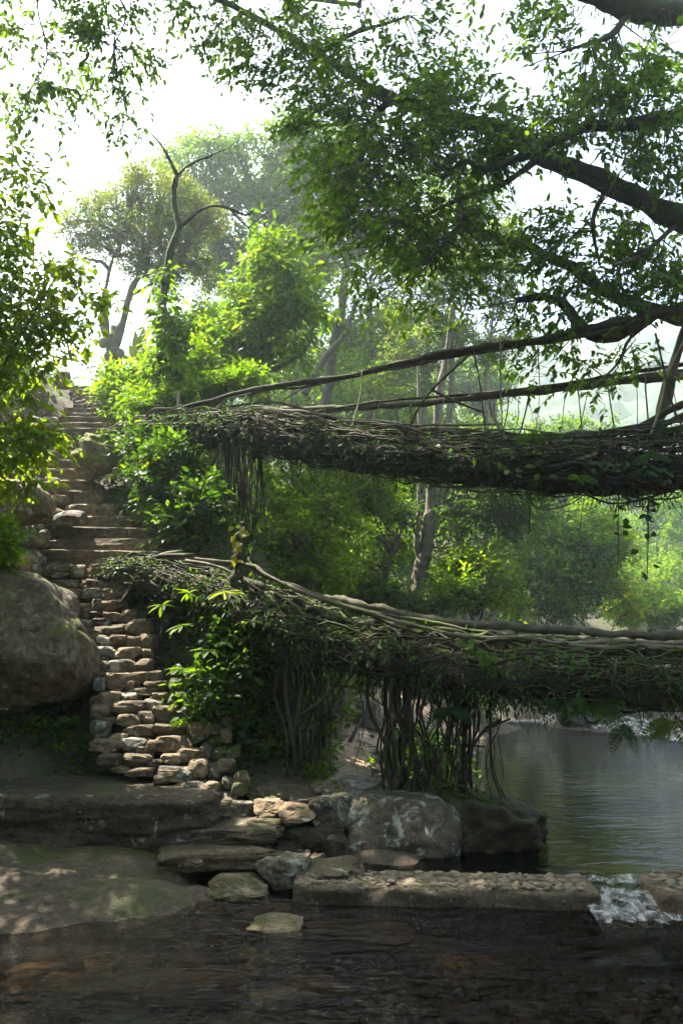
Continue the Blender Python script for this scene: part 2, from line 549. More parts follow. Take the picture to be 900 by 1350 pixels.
cp = []
for i, (row, x0, x1) in enumerate(STEP_ROWS):
    c = at((x0 + x1) / 2, row, step_y(i))
    hw = (x1 - x0) / 2 * scale_at(row, step_y(i))
    if i % 3 == 0:
        z = c[2] - 0.30
        cp += [(c[0], c[1] + .1, z), (c[0] - hw - .15, c[1], z + .1), (c[0] + hw + .15, c[1] + .1, z + .02), (c[0] - hw - 1.3, c[1], z + 1.2), (c[0] - hw - 4.0, c[1], z + 2.3)]
for py, px in ((760, 125), (820, 135), (880, 150), (940, 170), (1000, 210), (1060, 250), (1110, 270)):
    c = at(px, py, low_y(py) + .25)
    z = c[2] - .32
    cp += [(c[0], c[1], z), (c[0] - .75, c[1], z - .05), (c[0] + .6, c[1], z - .12)]
cp += [(-3.4, 9.2, 1.0), (-4.6, 9.5, 1.2), (-5.5, 11, 2.8), (-3.2, 8.6, .5), (-4.5, 8.6, .6), (-7.5, 9, 3.0), (-6.5, 7.4, 1.4), (-8, 5, 2.2),
       # foot of the slope, flat shelf and path
       (-1.2, 9.6, 1.0), (-.9, 9.0, .60), (0, 9.5, .62), (.3, 8.6, .5), (.4, 12, .70), (1.0, 14, .72), (1.1, 9.2, .5), (1.3, 11, .5), (1.2, 8.5, .35),
       (-.5, 11.8, .95), (-1.0, 12.3, 2.2), (-1.7, 11.3, 2.7), (-2.0, 10.4, 2.2), (-1.2, 10.6, 1.6), (-2.3, 12.6, 4.9), (-1.3, 13.5, 3.6),
       (-.6, 14.5, 2.2), (-1.5, 17, 4.6), (0, 18, 2.6), (1.9, 17, 0.9), (2.8, 20, 1.0), (1.0, 22, 3.4), (3.6, 25, 1.3), (0, 27, 6.5), (-5, 24, 8.4), (-3, 19.5, 7.4),
       (-5.3, 19.0, 7.9), (-7, 22, 8.2), (-10, 30, 8.0), (-4, 34, 9.5), (3, 33, 6.0), (7.5, 31, 2.6), (6, 27, 1.0), (12, 31, .8), (16, 42, 1.0), (24, 60, 1.2), (38, 95, 2), (62, 150, 3), (105, 250, 5), (9, 42, 5), (24, 40, 6),
       # river bed
       (1.2, 7.9, -.3), (1.9, 10.2, -.25), (2.6, 9, -.5), (2.3, 14, -.25), (4, 12, -.6), (3.3, 18, -.25), (4.2, 22.8, -.1), (5, 18, -.5), (6, 14, -.6), (6, 10, -.6), (5.2, 24.6, .55), (8.2, 18.8, .45),
       (9.3, 20.5, 1.6), (9.6, 15, .8), (11.5, 13, 2.5), (8.2, 9, .6), (9.5, 6.5, 1.0), (14, 24, 3.0), (14, 8, 3.2), (7.2, 22.5, .9),
       (0, 6.2, -.35), (-1.2, 5.6, -.25), (2, 6.2, -.4), (4, 6.0, -.4), (6, 6, -.4), (0, 4, -.4), (-2.5, 4.5, -.25), (-4.5, 5, .3), (3, 3, -.4), (0, 0, -.3), (7, 2, .3), (-4, 1, .5), (0, -8, -.2), (-7, -6, 3), (9, -6, 3),
       (-1.0, 7.2, .0), (.2, 7.35, .0), (-2.2, 7.7, .15), (.9, 7.6, .0),
       # far ground
       (-18, 15, 9), (-20, 40, 11), (-40, 10, 16), (-40, 60, 18), (0, 60, 14), (12, 60, 9), (40, 60, 9), (40, 40, 14), (24, 18, 8), (40, 10, 14), (-30, -30, 12), (30, -30, 12), (0, -60, 2),
       (-90, 0, 34), (90, 0, 34), (-90, 90, 26), (90, 90, 20), (0, 110, 18), (-60, 160, 28), (18, 160, 22), (120, 160, 22), (30, 250, 22), (180, 250, 22), (-90, -90, 30), (90, -90, 30), (0, -110, 8)]
cp = np.array(cp, float)
def rbf_k(r): return np.sqrt(r * r + 0.09)
d2 = np.hypot(cp[:, None, 0] - cp[None, :, 0], cp[:, None, 1] - cp[None, :, 1])
nC = len(cp)
A = np.zeros((nC + 1, nC + 1))
A[:nC, :nC] = rbf_k(d2) - 0.02 * np.eye(nC)
A[:nC, nC] = 1
A[nC, :nC] = 1
WGT = np.linalg.solve(A, np.append(cp[:, 2], 0))
def ground(x, y):
    x, y = np.atleast_1d(np.asarray(x, float)), np.atleast_1d(np.asarray(y, float))
    out = np.empty(len(x))
    for s in range(0, len(x), 4000):
        e = slice(s, s + 4000)
        r = np.hypot(x[e, None] - cp[None, :, 0], y[e, None] - cp[None, :, 1])
        out[e] = rbf_k(r) @ WGT[:nC] + WGT[nC]
    return out
def gz(x, y):
    return float(ground([x], [y])[0])

gx = np.concatenate([-np.geomspace(7, 220, 34)[::-1], np.linspace(-6.9, 9.9, 170), np.geomspace(10, 250, 36)])
gy = np.concatenate([-np.geomspace(1, 220, 24)[::-1], np.linspace(-.8, 26, 230), np.geomspace(26.2, 250, 40)])
GX, GY = np.meshgrid(gx, gy)
gzv = ground(GX.ravel(), GY.ravel())
pts = np.stack([GX.ravel(), GY.ravel(), gzv], 1)
pts[:, 2] += 0.05 * fbm(pts * np.array([2.2, 2.2, 0]), 3, 4) + 0.25 * np.clip((np.hypot(pts[:, 0], pts[:, 1]) - 25) / 20, 0, 4) * fbm(pts * np.array([.2, .2, 0]), 9, 3)
ii = np.arange(len(gx) * len(gy)).reshape(len(gy), len(gx))
gf = np.stack([ii[:-1, :-1], ii[:-1, 1:], ii[1:, 1:], ii[1:, :-1]], -1).reshape(-1, 4)

def ground_material():
    m, n, l, bs, out = new_mat('forest_floor')
    g = n.new('ShaderNodeNewGeometry')
    pos = g.outputs['Position']
    a = noise(n, l, pos, 1.6, 7, 0.65)
    b = noise(n, l, pos, 16, 6, 0.65)
    c3 = noise(n, l, pos, 60, 4, 0.6)
    rp = ramp(n, [(0.35, (0.050, 0.036, 0.022)), (0.65, (0.12, 0.088, 0.055))])
    l.new(b.outputs[0], rp.inputs[0])
    mr = ramp(n, [(0.42, (0, 0, 0)), (0.60, (1, 1, 1))])
    l.new(a.outputs[0], mr.inputs[0])
    gm = mixc(n, l, c3.outputs[0], (0.022, 0.034, 0.009), (0.065, 0.085, 0.02))
    sx = n.new('ShaderNodeSeparateXYZ')
    l.new(pos, sx.inputs[0])
    dry = mth(n, l, 'MULTIPLY', mth(n, l, 'SUBTRACT', sx.outputs[2], 0.15), 4.0, True)
    c = mixc(n, l, mth(n, l, 'MULTIPLY', mr.outputs[0], dry), rp.outputs[0], gm)
    l.new(c, bs.inputs['Base Color'])
    bs.inputs['Roughness'].default_value = 0.9
    bp = n.new('ShaderNodeBump')
    bp.inputs['Strength'].default_value = 0.7
    bp.inputs['Distance'].default_value = 0.05
    l.new(mth(n, l, 'ADD', b.outputs[0], mth(n, l, 'MULTIPLY', c3.outputs[0], 0.4)), bp.inputs['Height'])
    l.new(bp.outputs[0], bs.inputs['Normal'])
    return m
M['ground'] = ground_material()
tag(part('ground', pts, gf, M['ground']), 'brown forest floor and stony river bed under the leaves', None, None, 'structure')

# dirt path that runs from the stone platform to the trees behind
pa = smooth_path([at(462, 1034, 8.6), at(458, 1000, 9.8), at(470, 975, 12.0), at(497, 958, 14.2), at(560, 945, 16.0), at(640, 938, 18.5)], 60)
tt = unit(np.gradient(pa, axis=0)); sd = np.stack([tt[:, 1], -tt[:, 0], 0 * tt[:, 0]], 1)
cols = []
for k, w in enumerate(np.linspace(-1, 1, 9)):
    wid = 0.30 + 0.16 * vnoise(np.stack([np.arange(60) * .25, np.full(60, w * 3.0), np.zeros(60)], 1), 4) * abs(w)
    q = pa + sd * (w * (wid + .22 * np.linspace(0, 1, 60)))[:, None]
    q[:, 2] = ground(q[:, 0], q[:, 1]) + 0.10 - 0.10 * abs(w) ** 3 + .012 * vnoise(q * 7, 8)
    cols.append(q)
pv = np.stack(cols, 1).reshape(-1, 3)
pi = np.arange(60 * 9).reshape(60, 9)
pm = rock_mat('dirt', (0.28, 0.20, 0.125), (0.46, 0.35, 0.235), 0.1, 0.0, 0.25, 1.5)
tag(part('path', pv, np.stack([pi[:-1, :-1], pi[:-1, 1:], pi[1:, 1:], pi[1:, :-1]], -1).reshape(-1, 4), pm), 'narrow tan dirt path below the bridge beside the pool', None, None, 'structure')

# ---------------------------------------------------------------- water
def water_material(name, tint, wave, bump, rough=0.03, dist=0.03, foam=False, stretch=(1, 2.6, 1), depth_col=None, calm_x=0.6):
    m, n, l, bs, out = new_mat(name)
    n.remove(bs)
    g = n.new('ShaderNodeNewGeometry')
    mp = n.new('ShaderNodeMapping')
    mp.inputs['Scale'].default_value = stretch
    l.new(g.outputs['Position'], mp.inputs['Vector'])
    a = noise(n, l, mp.outputs[0], wave, 3, 0.5, 0.6)
    b = noise(n, l, mp.outputs[0], wave * 3.2, 3, 0.55, 0.4)
    calm = noise(n, l, g.outputs['Position'], .55, 2)
    sx = n.new('ShaderNodeSeparateXYZ')
    l.new(g.outputs['Position'], sx.inputs[0])
    # calmer towards the left bank, livelier out in the current
    lively = mth(n, l, 'ADD', mth(n, l, 'MULTIPLY', mth(n, l, 'SUBTRACT', sx.outputs[0], calm_x), .45), calm.outputs[0], True)
    lively = mth(n, l, 'ADD', mth(n, l, 'MULTIPLY', lively, .85), .15)
    h = mth(n, l, 'MULTIPLY', mth(n, l, 'ADD', a.outputs[0], mth(n, l, 'MULTIPLY', b.outputs[0], 0.30)), lively)
    bp = n.new('ShaderNodeBump')
    bp.inputs['Strength'].default_value = bump
    bp.inputs['Distance'].default_value = dist
    l.new(h, bp.inputs['Height'])
    gl = n.new('ShaderNodeBsdfGlossy')
    gl.inputs['Roughness'].default_value = rough
    l.new(bp.outputs[0], gl.inputs['Normal'])
    tr = n.new('ShaderNodeBsdfTransparent')
    tr.inputs['Color'].default_value = (*tint, 1)
    body = tr.outputs[0]
    if depth_col:
        df = n.new('ShaderNodeBsdfDiffuse')
        df.inputs['Color'].default_value = (*depth_col[:3], 1)
        mb = n.new('ShaderNodeMixShader')
        mb.inputs[0].default_value = depth_col[3]
        l.new(tr.outputs[0], mb.inputs[1])
        l.new(df.outputs[0], mb.inputs[2])
        body = mb.outputs[0]
    fr = n.new('ShaderNodeFresnel')
    fr.inputs['IOR'].default_value = 1.33
    l.new(bp.outputs[0], fr.inputs['Normal'])
    mx = n.new('ShaderNodeMixShader')
    l.new(fr.outputs[0], mx.inputs[0])
    l.new(body, mx.inputs[1])
    l.new(gl.outputs[0], mx.inputs[2])
    res = mx.outputs[0]
    if foam:
        fz = noise(n, l, mp.outputs[0], 7, 6, 0.72, 0.8)
        fr2 = ramp(n, [(0.42, (0, 0, 0)), (0.72, (1, 1, 1))])
        l.new(fz.outputs[0], fr2.inputs[0])
        fd = n.new('ShaderNodeBsdfDiffuse')
        fd.inputs['Color'].default_value = (0.62, 0.60, 0.56, 1)
        m2 = n.new('ShaderNodeMixShader')
        l.new(mth(n, l, 'MULTIPLY', fr2.outputs[0], 0.8), m2.inputs[0])
        l.new(res, m2.inputs[1])
        l.new(fd.outputs[0], m2.inputs[2])
        res = m2.outputs[0]
    l.new(res, out.inputs[0])
    return m
M['stream'] = water_material('stream_water', (0.50, 0.42, 0.27), 2.6, 1.0, dist=1.0, calm_x=1.3)
M['pool'] = water_material('pool_water', (0.20, 0.25, 0.13), 2.4, 0.8, dist=0.12, calm_x=3.6)
M['foam'] = water_material('foaming_water', (0.7, 0.7, 0.62), 9.0, 0.9, dist=0.05, foam=True, stretch=(1.5, 1, 1))

def sheet(x0, x1, y0, y1, nx, ny, zf):
    X, Y = np.meshgrid(np.linspace(x0, x1, nx), np.linspace(y0, y1, ny))
    v = np.stack([X.ravel(), Y.ravel(), zf(X.ravel(), Y.ravel())], 1)
    k = np.arange(nx * ny).reshape(ny, nx)
    return v, np.stack([k[:-1, :-1], k[:-1, 1:], k[1:, 1:], k[1:, :-1]], -1).reshape(-1, 4)
wv, wf = sheet(-9, 12, -14, 7.0, 120, 120, lambda x, y: Z_STREAM + .007 * vnoise(np.stack([x * 3, y * 6, 0 * x], 1), 5))
tag(part('water', wv, wf, M['stream']), 'rippled dark stream water in front of the causeway', None, None, 'structure')
wv, wf = sheet(.2, 13, 7.0, 25.5, 100, 130, lambda x, y: np.full(len(x), Z_POOL))
tag(part('water', wv, wf, M['pool']), 'calm green pool behind the causeway reflecting the trees', None, None, 'structure')

# ---------------------------------------------------------------- cobbled causeway
cw = thing('causeway', 'low cobbled stone causeway across the stream, gap at its end', 'causeway', (1.6, 6.75, 0))
cw.rotation_euler = (0, 0, -R(4.5))
def slab_block(x0, x1, y0f, y0b, z0, z1, seed, n=(60, 14), ends=.06):
    """A long block with a rounded, uneven outline."""
    a = np.linspace(0, 2 * math.pi, 28, endpoint=False)
    xs = np.linspace(x0, x1, n[0])
    cyy, czz = (y0f + y0b) / 2, (z0 + z1) / 2
    prof = np.stack([np.sign(np.cos(a)) * np.abs(np.cos(a)) ** .22, np.sign(np.sin(a)) * np.abs(np.sin(a)) ** .22], 1)
    vs = []
    for x in xs:
        e = min(1.0, min(x - x0, x1 - x) / ends + .86)
        vs.append(np.stack([np.full(28, x), cyy + prof[:, 0] * (y0b - y0f) / 2 * e, czz + prof[:, 1] * (z1 - z0) / 2 * e], 1))
    v = np.concatenate(vs)
    v = v + np.array([.03, .05, .018]) * np.stack([fbm(v * 2.5, seed, 4), fbm(v * np.array([2.5, 2.5, 6]) + 9, seed, 4), fbm(v * 2.5 + 20, seed, 3)], 1)
    k = np.arange(len(xs) * 28).reshape(len(xs), 28)
    nx = np.roll(k, -1, 1)
    f = np.stack([k[:-1], k[1:], nx[1:], nx[:-1]], -1).reshape(-1, 4)
    v = np.vstack([v, v[:28].mean(0), v[-28:].mean(0)])
    c0 = len(v) - 2
    t = np.vstack([np.stack([np.full(28, c0), k[0], nx[0]], -1), np.stack([np.full(28, c0 + 1), nx[-1], k[-1]], -1)])
    return v, [f, t]
mcw = rock_mat('causeway_mortar', (0.085, 0.062, 0.04), (0.19, 0.145, 0.095), 0.12, 0.05, 1.0, 2.2)
def shear_x(v, k=0.25):   # ends run at an angle to the flow
    v = v.copy(); v[:, 0] += k * (v[:, 1] - 6.45) * np.clip((v[:, 0] - 0.6) / 1.5, -1, 1) * -1.0; return v
v, f = slab_block(-.42, 2.04, 6.74, 7.24, -.35, .14, 3, (150, 28))
part('mortar_bed', v, f, mcw, cw)
pebs = [rock_mesh('cobble', (1, 1, 1), 900 + k, M['rock_step'], 2, .35, 4, .08, .02) for k in range(6)]
mpeb = rock_mat('cobble', (0.15, 0.115, 0.075), (0.33, 0.26, 0.18), 0.08, 0.1, 0.3, 2.0)
for p_ in pebs: p_.materials.clear(); p_.materials.append(mpeb)
k = 0
for iy in range(8):
    for ix in range(36):
        x = -.36 + 2.40 * (ix + .5 * (iy % 2) + rng.uniform(-.25, .25)) / 36
        y = 6.78 + .43 * (iy + .5 + rng.uniform(-.2, .2)) / 8
        if x > 1.96: continue
        s = rng.uniform(.035, .10)
        put('cobble', pebs[k % 6], (x, y, .137 + rng.uniform(-.010, .010)), (rng.uniform(-.2, .2), rng.uniform(-.2, .2), rng.uniform(0, 6)), cw, (s, s * rng.uniform(.55, .95), s * .42))
        k += 1
cw2 = thing('causeway', 'short end of the cobbled causeway beyond the foaming gap', 'causeway', (3.9, 6.6, 0))
v, f = slab_block(2.50, 6.2, 6.55, 7.2, -.35, .165, 8)
part('mortar_bed', v, f, mcw, cw2)
for iy in range(6):
    for ix in range(14):
        x = 2.58 + .095 * (ix + .5 * (iy % 2) + rng.uniform(-.25, .25)); y = 6.62 + .10 * (iy + .5 + rng.uniform(-.2, .2))
        s = rng.uniform(.06, .1)
        put('cobble', pebs[k % 6], (x, y, .165 + rng.uniform(-.006, .012)), (0, 0, rng.uniform(0, 6)), cw2, (s, s * .8, s * .5)); k += 1
# water pouring through the gap over a stony sill
v, f = sheet(1.93, 2.62, 6.35, 7.35, 40, 60, lambda x, y: np.interp(y, [6.35, 6.6, 6.85, 7.2, 7.35], [-.02, .02, .07, .105, .095]) + .018 * fbm(np.stack([x * 12, y * 9, 0 * x], 1), 6, 3))
tag(part('water', v, f, M['foam']), 'white foaming water spilling through the gap in the causeway', None, None, 'structure')

# ---------------------------------------------------------------- stairs
st = thing('stone_staircase', 'cut stone stairs climbing the left bank to the hilltop', 'staircase', (-3.3, 11, 3.2))
for i, (row, x0, x1) in enumerate(STEP_ROWS):
    y = step_y(i)
    c = at((x0 + x1) / 2, row, y)
    s = scale_at(row, y)
    w = (x1 - x0) * s * 1.06
    rise = .28
    run = .62
    me = rock_mesh('step', (w, run, rise), 300 + i, M['rock_cut'], 4, 1.6, 3, .035, .012, (.86, .97), 2.6)
    put('step', me, (c[0], y + run / 2 - .02, c[2] - rise / 2), (R(rng.uniform(-1, 1)), R(rng.uniform(-.8, .8)), R(rng.uniform(-2, 2))), st)

rs = thing('rough_staircase', 'steep rough steps of stacked brown stones beside the big boulder', 'staircase', (-2.4, 9, .5))
S2 = [(0,15,60,65),(50,15,125,55),(125,20,190,80),(190,20,335,85),(300,65,370,95),(35,55,110,85),(30,85,160,130),(160,85,315,130),(310,95,400,140),
 (55,125,165,170),(170,125,265,170),(270,125,365,180),(60,145,110,195),(100,195,165,285),(130,195,215,265),(215,175,265,235),(265,180,365,235),
 (215,230,280,262),(270,235,350,280),(350,220,425,285),(135,268,220,320),(230,262,300,295),(240,290,375,335),(375,265,485,345),(160,310,262,355),
 (245,340,310,385),(305,338,390,390),(385,345,465,400),(170,360,245,405),(140,345,185,372),(245,390,325,450),(320,392,440,445),(440,400,490,445),(210,400,285,455),
 (230,455,292,525),(295,450,410,515),(410,447,485,520),(290,512,390,585),(390,500,470,560),(470,500,530,545),(235,530,285,590),(375,545,420,590),(465,545,550,595),
 (395,575,505,610),(250,595,345,665),(340,595,425,640),(495,597,560,635),(220,615,275,660),(215,655,300,725),(305,635,465,695),(455,630,535,685),(335,697,440,755),
 (420,683,510,740),(500,660,595,735),(265,710,330,740),(220,725,295,805),(375,745,505,800),(500,740,625,800),(210,810,325,880),(290,790,372,865),(358,805,470,870),
 (490,795,650,870),(465,815,510,880),(255,873,360,935),(360,875,490,935),(490,898,548,940),(540,875,625,930),(605,850,715,915),(320,930,390,960),(380,935,500,980),
 (515,935,680,1005),(660,905,740,1000),(500,970,560,1020),(525,1022,645,1095),(610,1000,730,1050),(645,1005,735,1085),(725,1005,790,1080),(440,335,500,400),(430,835,480,880),(300,575,370,600)]
def stone_at(px0, py0, px1, py1, Y, seed, mat, parent=None, name='stone', sub=3, depth=None, boxy=.45, cuts=9, tilt=4, back=.35, lab=None, rough=.09, dcut=(.62, .92)):
    s = scale_at((py0 + py1) / 2, Y)
    w, h = (px1 - px0) * s * 1.14, (py1 - py0) * s * 1.12
    d = depth if depth is not None else max(.28, .75 * w)
    c = at((px0 + px1) / 2, (py0 + py1) / 2, Y + d * back)
    slope = max(0, (EYE - c[2]) / Y)
    h = max(.45 * h, h - .5 * d * slope)
    me = rock_mesh(name, (w, d, h), seed, mat, sub, boxy, cuts, rough, .02, dcut)
    return put(name, me, c, (R(rng.uniform(-tilt, tilt)), R(rng.uniform(-tilt, tilt)), R(rng.uniform(-12, 12))), parent, label=lab)
k = 0
for (a, b, c, d) in S2:
    px0, py0, px1, py1 = 60 + a / 3.462, 740 + b / 3.462, 60 + c / 3.462, 740 + d / 3.462
    m = M['rock_step'] if k % 5 else M['rock_lichen'] if k % 10 else M['rock_grey']
    stone_at(px0, py0, px1, py1, low_y(py1), 1000 + k, m, rs, 'stone', 3, None, 1.0, 8, 4, rough=.11, dcut=(.66, .95))
    k += 1
# filler stones set deeper between them
for (a, b, c, d) in S2[::2]:
    px0, py0 = 60 + (c - 20) / 3.462, 740 + (b + 12) / 3.462
    w = rng.uniform(9, 15)
    stone_at(px0 - w / 2, py0, px0 + w / 2, py0 + w * .8, low_y(py0 + 10) + .12, 1500 + k, M['rock_dark'], rs, 'stone', 2, .25, .3, 6, 15)
    k += 1
def crop8(t): return (180 + t[0] / 2.8125, 1000 + t[1] / 2.8125, 180 + t[2] / 2.8125, 1000 + t[3] / 2.8125)
for t, dep, Y, mt, bx in (((75,28,215,85), .5, 8.45, 'rock_step', .5), ((95,100,190,160), .45, 8.2, 'rock_lichen', .5), ((185,85,305,152), .5, 8.3, 'rock_step', .5), ((80,150,250,235), .55, 8.0, 'rock_lichen', .55), ((205,142,372,228), .6, 8.1, 'rock_step', .7),
                 ((45,215,190,305), .5, 7.85, 'rock_dark', .4), ((222,226,530,306), .6, 7.72, 'rock_cut', 1.2), ((100,305,488,402), .62, 7.5, 'rock_cut', 1.2), ((150,345,260,400), .4, 7.4, 'rock_step', .5)):
    q = crop8(t)
    stone_at(*q, Y, 1700 + k, M[mt], rs, 'step' if bx > 1 else 'stone', 4, dep, bx, 8 if bx < 1 else 3, 2)
    k += 1

# ---------------------------------------------------------------- boulders and big stones
def big(name, label, cat, px, Y, dims, seed, mat, rot=(0, 0, 0), sub=5, group=None, **kw):
    c = at(px[0], px[1], Y)
    o = put(name, rock_mesh(name, dims, seed, mat, sub, **kw), c, tuple(R(a) for a in rot))
    return tag(o, label, cat, group)
# the big boulder left of the stairs: a profile with its peak up left and a long slope to the right
def boulder():
    v, f = ico(6)
    prof = [(-80, 800), (-30, 770), (8, 752), (40, 757), (70, 770), (92, 815), (122, 868), (127, 895), (112, 915), (60, 932), (30, 936), (-10, 905), (-60, 900), (-110, 880)]
    cen = np.array([20, 850.0])
    pr = np.array(prof, float) - cen
    ang = np.arctan2(-pr[:, 1], pr[:, 0]); rad = np.hypot(pr[:, 0], pr[:, 1])
    o = np.argsort(ang); ang, rad = ang[o], rad[o]
    a = np.arctan2(v[:, 2], v[:, 0])
    rr = np.interp(a, np.concatenate([ang - 2 * math.pi, ang, ang + 2 * math.pi]), np.tile(rad, 3)) * scale_at(850, 9.0)
    flat = np.sqrt(np.maximum(v[:, 0] ** 2 + v[:, 2] ** 2, 0))
    k = flat ** .55
    q = np.stack([np.cos(a) * rr * k, np.sign(v[:, 1]) * np.abs(v[:, 1]) ** .8 * .85, np.sin(a) * rr * k], 1)
    for nn, d in (((.25, -1, .35), .62), ((-.5, -1, .1), .72), ((.8, -.7, .5), .80), ((.1, -.8, -.7), .62)):
        nn = unit(np.array(nn)); over = np.maximum(q @ nn - d, 0); q = q - over[:, None] * nn * .85
    q += unit(q) * (.06 * fbm(q * 1.7, 4, 4) + .022 * fbm(q * 7, 8, 4) - .035 * np.exp(-14 * np.abs(vnoise(q * 1.9, 78))))[:, None]
    c = at(20, 850, 9.25)
    mb = rock_mat('big_boulder', (0.080, 0.058, 0.034), (0.20, 0.15, 0.092), 0.33, 0.36, 0.7, 1.1, mosscol=(0.09, 0.10, 0.015), lichencol=(0.24, 0.21, 0.155))
    return tag(put('boulder', make_mesh('boulder', q, f, mb), c), 'huge brown boulder with pale lichen patches left of the stone steps', 'boulder')
boulder()
big('boulder', 'squat grey boulder speckled with white lichen behind the causeway', 'boulder', (527, 1099), 8.35, (1.18, .95, .76), 22, M['rock_lichen'], (0, 2, 8), boxy=.42, cuts=12, rough=.07)
big('boulder', 'mossy boulder bulging out beside the upper stairs', 'boulder', (130, 604), 12.75, (.85, 1.0, .82), 33, rock_mat('moss_boulder', (0.11, 0.09, 0.06), (0.23, 0.19, 0.13), 0.85, 0.15, 0.6, mosscol=(0.10, 0.105, 0.012)), (0, 8, 10), boxy=.12, cuts=7, rough=.2, fine=.04)
big('boulder', 'smooth dark boulder above the biggest one, left of the stairs', 'boulder', (18, 668), 10.9, (1.05, .9, .72), 37, M['rock'], (0, 12, 0), boxy=.2, cuts=5, rough=.06)
# dark earth mound covered with moss that the bridge roots stand on
big('mound', 'dark mossy earth mound at the pool edge under the hanging roots', 'mound', (640, 1105), 8.75, (1.35, 1.5, .90), 41, rock_mat('moss_earth', (0.024, 0.017, 0.009), (0.06, 0.042, 0.022), 0.45, 0.0, 1.0, 2.0, mosscol=(0.035, 0.042, 0.008)), (0, 8, 5), boxy=.25, cuts=5, rough=.24, fine=.07)
big('rock_block', 'long flat topped dark rock ledge below the boulder', 'rock', (92, 1076), 8.75, (3.6, 2.1, .78), 53, M['rock_dark'], (0, 0, -3), sub=6, boxy=1.3, cuts=10, rough=.05, fine=.018, depth=(.8, .97), freq=2.6)
def slab():
    """A low shelf of bedrock: two flat lobes with a groove between them, sinking into the water in front."""
    X, Y = np.meshgrid(np.linspace(-6.2, -.9, 230), np.linspace(5.5, 8.0, 130))
    x, y = X.ravel(), Y.ravel()
    n1 = fbm(np.stack([x * .9, y * 1.3, 0 * x], 1), 14, 3)
    yy = y + .10 * n1 - .10 * np.clip(x + 3.2, -2, 2)
    stepped = np.interp(yy, [5.6, 6.1, 6.35, 6.75, 7.0, 7.06, 7.22, 7.35, 7.6, 8.1], [-.42, -.14, .01, .13, .14, .10, .215, .255, .27, .28])
    smooth_ = np.interp(yy, [5.6, 6.1, 6.4, 7.0, 7.5, 8.1], [-.40, -.10, .04, .17, .26, .30])
    w = np.clip((x + 3.6) / 1.2, 0, 1)
    z = smooth_ * (1 - w) + stepped * w
    edge = np.interp(x - .16 * fbm(np.stack([y * 1.7, 0 * y, 0 * y + 3], 1), 5, 3) - .22 * np.cos((y - 6.9) * 2.2), [-1.9, -1.6, -1.38, -1.2, -1.05], [0, .03, .10, .30, .75])
    q = np.stack([x, y, z], 1)
    z = z - edge + .03 * fbm(q * np.array([1.6, 2.6, 1]), 18, 4) + .008 * fbm(q * 8, 21, 3) - .022 * np.exp(-16 * np.abs(vnoise(q * np.array([.9, 2.4, 1]), 77)))
    back = np.clip((y - 7.75) / .25, 0, 1)
    z = z - .5 * back ** 2
    k = np.arange(len(x)).reshape(X.shape)
    f = np.stack([k[:-1, :-1], k[:-1, 1:], k[1:, 1:], k[1:, :-1]], -1).reshape(-1, 4)
    c = np.array([-3.3, 7.0, .1])
    return tag(put('rock_slab', make_mesh('rock_slab', np.stack([x, y, z], 1) - c, f, M['slab_wet']), c), 'low damp bedrock slab with green moss sloping into the water', 'rock')
slab()
for (q, Y, dep, lab, mt, bx, sd) in (
    (crop8((270, 425, 480, 520)), 7.0, .55, 'flat sunlit tan stone at the right tip of the rock slab', 'rock_slab', .5, 61),
    (crop8((418, 583, 612, 660)), 6.25, .40, 'single pale stone standing out of the dark water', 'rock_slab', .4, 62),
    (crop8((445, 350, 640, 475)), 7.25, .55, 'dark angular stone with lichen at the foot of the steps', 'rock_lichen', .4, 63),
    (crop8((605, 372, 830, 475)), 7.05, .60, 'flat tilted tan slab where the causeway begins', 'rock_slab', .8, 64),
    (crop8((630, 355, 695, 420)), 7.6, .3, 'small brown stone wedged behind the flat tilted slab', 'rock_step', .4, 65),
    (crop8((560, 345, 640, 395)), 7.7, .3, 'flat brown stone just below the lowest step end', 'rock_step', .5, 66)):
    o = stone_at(*q, Y, sd, M[mt], None, 'stone', 5, dep, max(bx, .7), 14, 4, .4, rough=.12, dcut=(.55, .9))
    tag(o, lab, 'stone')
# stone platform to the right of the steps
pf = thing('stone_platform', 'rough platform of fitted flat stones between steps and boulder', 'platform', (-.3, 8.4, .2))
for j, (t, Y, dep, mt, bx) in enumerate((((455,90,705,165), 8.75, .7, 'rock_step', .9), ((335,150,440,228), 8.15, .45, 'rock_lichen', .45), ((438,145,542,218), 8.1, .45, 'rock_step', .5), ((528,160,658,240), 8.0, .5, 'rock_step', .6),
     ((655,130,805,280), 8.05, .55, 'rock_lichen', .45), ((380,95,478,152), 8.6, .4, 'rock_step', .4), ((300,118,372,172), 8.4, .35, 'rock_grey', .4), ((545,232,765,385), 8.0, .6, 'rock_dark', .45), ((470,120,560,165), 8.5, .4, 'rock_step', .6),
     ((560,130,680,175), 8.45, .5, 'rock_step', .7), ((500,205,560,300), 8.05, .4, 'rock_dark', .5), ((465,222,530,280), 7.95, .4, 'rock_lichen', .4), ((480,300,600,370), 7.85, .4, 'rock_dark', .4), ((640,90,760,150), 8.7, .5, 'rock_step', .5), ((690,270,790,400), 7.95, .4, 'rock_dark', .4))):
    stone_at(*crop8(t), Y, 1800 + j, M[mt], pf, 'stone', 4, dep, max(bx, .6), 14, 4, .4, rough=.12, dcut=(.55, .9))
o = stone_at(*crop8((750, 62, 905, 160)), 8.55, 77, M['rock_grey'], None, 'boulder', 4, .6, .4, 10, 5, .4)
tag(o, 'grey angular boulder where the dirt path meets the platform', 'boulder')
